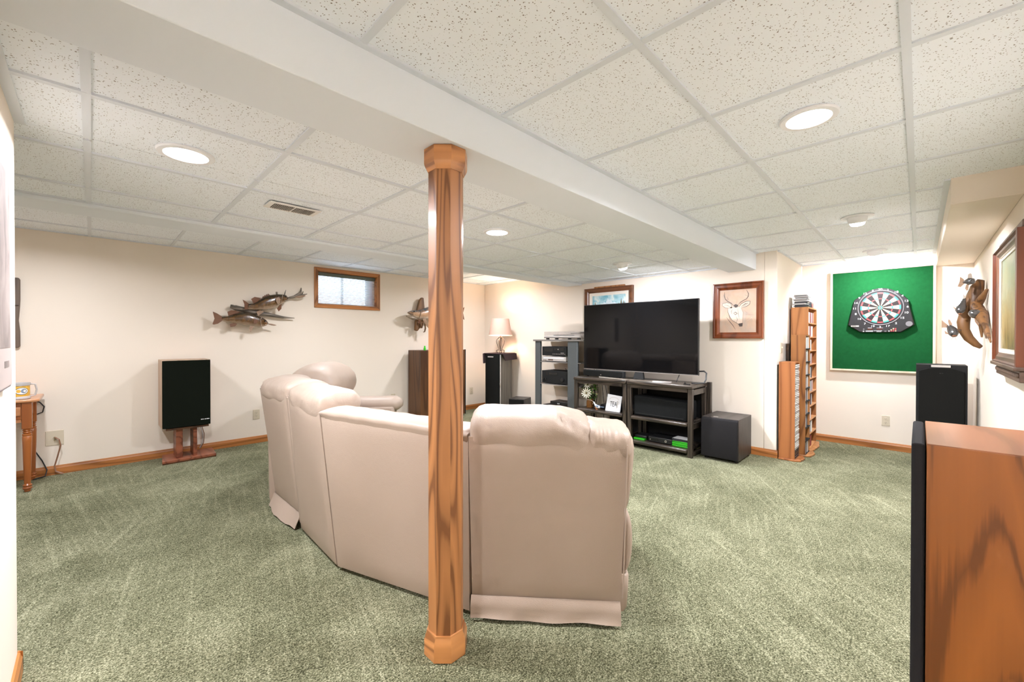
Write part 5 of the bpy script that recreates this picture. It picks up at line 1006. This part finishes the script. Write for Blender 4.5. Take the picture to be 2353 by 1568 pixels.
f2 = cat([(XC+.02, -.270, 1.605), (XC+.01, -.262, 1.57), (XC, -.252, 1.532), (XC-.02, -.243, 1.50), (XC-.03, -.241, 1.478)], [.008, .018, .029, .030, .016]); fin(cm, f2, 'tail_fin', [(-.270, 1.60), (-.286, 1.655), (-.272, 1.62), (-.262, 1.643), (-.262, 1.60)], Pc, -.01, 'catfish_skin'); fin(cm, f2, 'pectoral_fin', [(-.226, 1.515), (-.196, 1.543), (-.222, 1.50)], Pc, .02, 'fin_tan'); MB().sphere((XC-.052, -.241, 1.472), .012, 10, 6, (.5, 1.2, .7)).build('mouth', 'fin_rust', f2)
f3 = cat([(XC, -.172, 1.375), (XC-.005, -.184, 1.367), (XC-.02, -.199, 1.340), (XC-.04, -.207, 1.308), (XC-.055, -.210, 1.288)], [.009, .020, .031, .031, .018]); fin(cm, f3, 'tail_fin', [(-0.138, 1.425), (-0.157, 1.403), (-0.178, 1.378), (-0.172, 1.360), (-0.138, 1.36)], Pc, 0, 'fin_tan'); fin(cm, f3, 'dorsal_fin', [(-0.176, 1.43), (-0.186, 1.425), (-0.201, 1.385), (-0.183, 1.375), (-0.175, 1.408)], Pc, .01, 'fin_tan'); fin(cm, f3, 'pectoral_fin', [(-.188, 1.30), (-.154, 1.335), (-.158, 1.307)], Pc, .03, 'fin_tan')
for a, b in (((XC-.06, -.204, 1.280), (XC-.06, -.190, 1.252)), ((XC-.06, -.212, 1.280), (XC-.06, -.222, 1.252))): MB().cyl(a, b, .0018, 5, .0008).build('whisker', 'fin_tan', f3)
MB().sphere((XC-.068, -.209, 1.290), .013, 10, 6, (.5, 1.2, .6)).build('mouth', 'fin_rust', f3)
f4 = cat([(XC-.0, -.362, 1.457), (XC-.03, -.345, 1.462), (XC-.06, -.325, 1.468), (XC-.08, -.306, 1.470), (XC-.09, -.293, 1.466)], [.012, .030, .039, .032, .016]); fin(cm, f4, 'pelvic_fin', [(-0.318, 1.445), (-0.323, 1.404), (-0.341, 1.368), (-0.352, 1.407), (-.345, 1.445)], Pc, .07, 'fin_tan')
for f_, p in ((f2, (XC-.04, -.228, 1.50)), (f3, (XC-.062, -.196, 1.302)), (f4, (XC-.10, -.306, 1.488)), (f1, (XC-.05, -.30, 1.745))): MB().sphere(p, .005, 8, 6).build('eye', 'fish_eye', f_)
for a, b in (((XC, -.222, 1.338), (XC+.04, -.262, 1.338)), ((XC, -.255, 1.54), (XC+.05, -.285, 1.54))): MB().cyl(a, b, .005, 6).build('mounting_peg', 'pewter', cm)
# ------------------------------------------------------------------ left side: bookshelf speaker on stand, table, mug, board, print
ls = thing('bookshelf_speaker', 'boxy speaker with black cloth front and pale walnut sides on a low stand', 'speaker', (.683, 5.47, .357), R(-2.5))
B('cabinet', 'pale_walnut', ls, .485, .880, 5.350, 5.655, .357, 1.042, bevel=.003, local=False); B('grille', 'grille_cloth_green', ls, .488, .877, 5.325, 5.352, .361, 1.036, bevel=.003)
for i, (w_, h_) in enumerate(((.016, .007), (.010, .007), (.014, .007), (.020, .008), (.012, .007))): B('logo_mark', 'white_flat', ls, .795+.0155*i, .795+.0155*i+w_*.8, 5.3240, 5.3255, .415, .415+h_, smooth=False)
sd = thing('speaker_stand', 'low reddish wood speaker stand with two flat legs on the carpet', 'speaker stand', (.70, 5.5, 0))
m = MB(); m.prism([(.485, 5.335), (.930, 5.348), (.945, 5.665), (.515, 5.665)], .012, .036); m.build('base_board', 'stand_red_wood', sd, bevel=.003)
m = MB(); m.prism([(.487, 5.337), (.928, 5.350), (.94, 5.66), (.52, 5.66)], 0, .012); m.build('base_edge', 'cabinet_dark', sd)
B('leg', 'stand_red_wood', sd, .60, .655, 5.40, 5.60, .036, .335, bevel=.003); B('leg', 'stand_red_wood', sd, .742, .775, 5.41, 5.60, .036, .335, bevel=.003); B('top_board', 'cabinet_dark', sd, .515, .865, 5.345, 5.64, .335, .3555, bevel=.002)
for dx in (0, .012): 
    o = MB().tube([(.80+dx, 5.655, .36), (.84+dx, 5.675, .30), (.865+dx, 5.682, .20), (.86+dx, 5.682, .10), (.835+dx, 5.68, .045)], .004, 6).build('speaker_wire', 'cable_grey' if dx == 0 else 'cable_brown', None, origin=(.85+dx, 5.67, .04)); tag(o, 'pale wire curving down behind the boxy speaker' if dx == 0 else 'brown wire curving down behind the boxy speaker', 'cable')
o = MB().tube([(-.24, 5.685, .345), (-.215, 5.66, .325), (-.205, 5.655, .27), (-.225, 5.66, .17), (-.245, 5.665, .08), (-.235, 5.66, .035), (-.19, 5.655, .006)], .0075, 8, .5).build('speaker_wire', 'cable_brown', None, origin=(-.22, 5.66, .0)); tag(o, 'flat brown speaker wire hanging from the beige jack plate to the carpet', 'cable')
tb = thing('side_table', 'orange-brown wooden table with turned legs at the left wall edge', 'table', (-.64, 5.44, 0))
m = MB(); m.prism([(-.96, 5.185), (-.345, 5.185), (-.305, 5.215), (-.305, 5.665), (-.96, 5.665)], .735, .760); m.build('table_top', 'table_top_maple', tb, bevel=.008, seg=3)
def leg(x, y):
    MB().box(x-.028, x+.028, y-.028, y+.028, .52, .735).build('leg_block', 'table_maple', tb, bevel=.003)
    MB().lathe([(.012, .0), (.018, .004), (.019, .02), (.026, .024), (.028, .034), (.022, .042), (.027, .05), (.027, .056), (.018, .066), (.020, .10), (.027, .42), (.028, .455), (.025, .46), (.028, .468), (.027, .476), (.020, .48), (.026, .490), (.020, .497), (.027, .507), (.021, .513), (.026, .52)], (x, y, 0), 20).build('leg', 'table_maple', tb)
for x, y in ((-.375, 5.222), (-.92, 5.222), (-.375, 5.625), (-.92, 5.625)): leg(x, y)
B('apron', 'table_maple', tb, -.89, -.405, 5.205, 5.225, .60, .73); B('apron', 'table_top_maple', tb, -.382, -.365, 5.25, 5.597, .60, .73); B('apron', 'table_maple', tb, -.89, -.405, 5.625, 5.642, .60, .73); B('drawer_face', 'table_top_maple', tb, -.70, -.408, 5.199, 5.206, .63, .70, bevel=.004); B('lower_stretcher', 'table_top_maple', tb, -.89, -.405, 5.20, 5.225, .575, .598)
o = MB().box(-.80, -.46, 5.30, 5.58, .36, .46).build('stool_seat', 'brass', None, bevel=.02, origin=(-.63, 5.44, .36)) if False else None
mg = thing('team_mug', 'yellow and clear plastic mug with a big oval letter G on the table', 'mug', (-.428, 5.285, .7605))
mx_, my_ = -.428, 5.285
MB().lathe([(.068, .762), (.070, .764), (.070, .782), (.068, .785)], (mx_, my_, 0), 30).build('foot', 'tin_clear', mg); MB().lathe([(.066, .785), (.067, .80), (.067, .868), (.066, .872)], (mx_, my_, 0), 32).build('sleeve', 'tin_yellow', mg)
MB().lathe([(.0665, .870), (.070, .872), (.071, .893), (.067, .893), (.066, .875)], (mx_, my_, 0), 32).build('rim', 'tin_clear', mg)
def on_mug(th, z, r=.0675): return (mx_+r*math.sin(th), my_-r*math.cos(th), z)
def oval(c, ra, rz_, r, nm, mat):
    pts = [on_mug(c+ra*math.cos(q*math.pi/12), .829+rz_*math.sin(q*math.pi/12), r) for q in range(24)]; cc = on_mug(c, .829, r)
    MB().add([cc]+pts, [(0, i+1, (i+1) % 24+1) for i in range(24)]).build(nm, mat, mg)
oval(.42, .60, .030, .0675, 'logo_edge', 'ink'); oval(.42, .55, .0265, .0679, 'logo_oval', 'white_flat'); oval(.58, .26, .017, .0683, 'logo_letter', 'bird_blue'); oval(.64, .13, .009, .0687, 'logo_counter', 'white_flat')
MB().tube([on_mug(1.75, .880, .068), on_mug(1.75, .875, .095), on_mug(1.75, .83, .103), on_mug(1.75, .785, .095), on_mug(1.75, .778, .068)], .006, 8).build('handle', 'tin_clear', mg)
o = MB().tube([(-.37, 5.69, .70), (-.33, 5.672, .68), (-.305, 5.668, .64), (-.315, 5.672, .59), (-.37, 5.69, .565)], .005, 6).build('power_cord', 'cable_black', None, origin=(-.34, 5.68, .56)); tag(o, 'black cord looping out behind the table top', 'cable')
o = MB().tube([(-.36, 5.672, .24), (-.32, 5.668, .15), (-.29, 5.664, .06), (-.30, 5.64, .012), (-.37, 5.60, .006)], .005, 6).build('power_cord', 'cable_black', None, origin=(-.33, 5.65, 0)); tag(o, 'black cord trailing to the carpet behind the table leg', 'cable')
pk = thing('wood_plaque', 'narrow weathered brown board hanging on the fish wall at far left', 'wall board', (-.5, YL, 1.17))
m = MB(); m.prism([(-.585, 1.178), (-.455, 1.178), (-.444, 1.19), (-.444, 1.32), (-.452, 1.42), (-.446, 1.52), (-.442, 1.60), (-.442, 1.78), (-.45, 1.797), (-.575, 1.797), (-.585, 1.78)], YL-.028, YL-.002, 'y'); m.build('board', 'plank_grey', pk, bevel=.006); MB().cyl((-.50, YL-.034, 1.55), (-.452, YL-.034, 1.556), .004, 6).build('hook', 'pewter', pk)
lp_ = thing('framed_print', 'faded black and white print in a thin pale frame on the near left wall', 'picture', (-.198, 1.65, 1.1))
B('backing', 'print_frame', lp_, -.1985, -.183, 1.20, 2.095, 1.108, 1.792, bevel=.003); B('mat_board', 'print_mat', lp_, -.1835, -.181, 1.208, 2.087, 1.116, 1.784, smooth=False); B('print', 'faded_print', lp_, -.1812, -.1802, 1.25, 2.045, 1.235, 1.77, smooth=False); B('plaque_mark', 'faded_print', lp_, -.1812, -.1802, 1.93, 2.02, 1.175, 1.195, smooth=False)
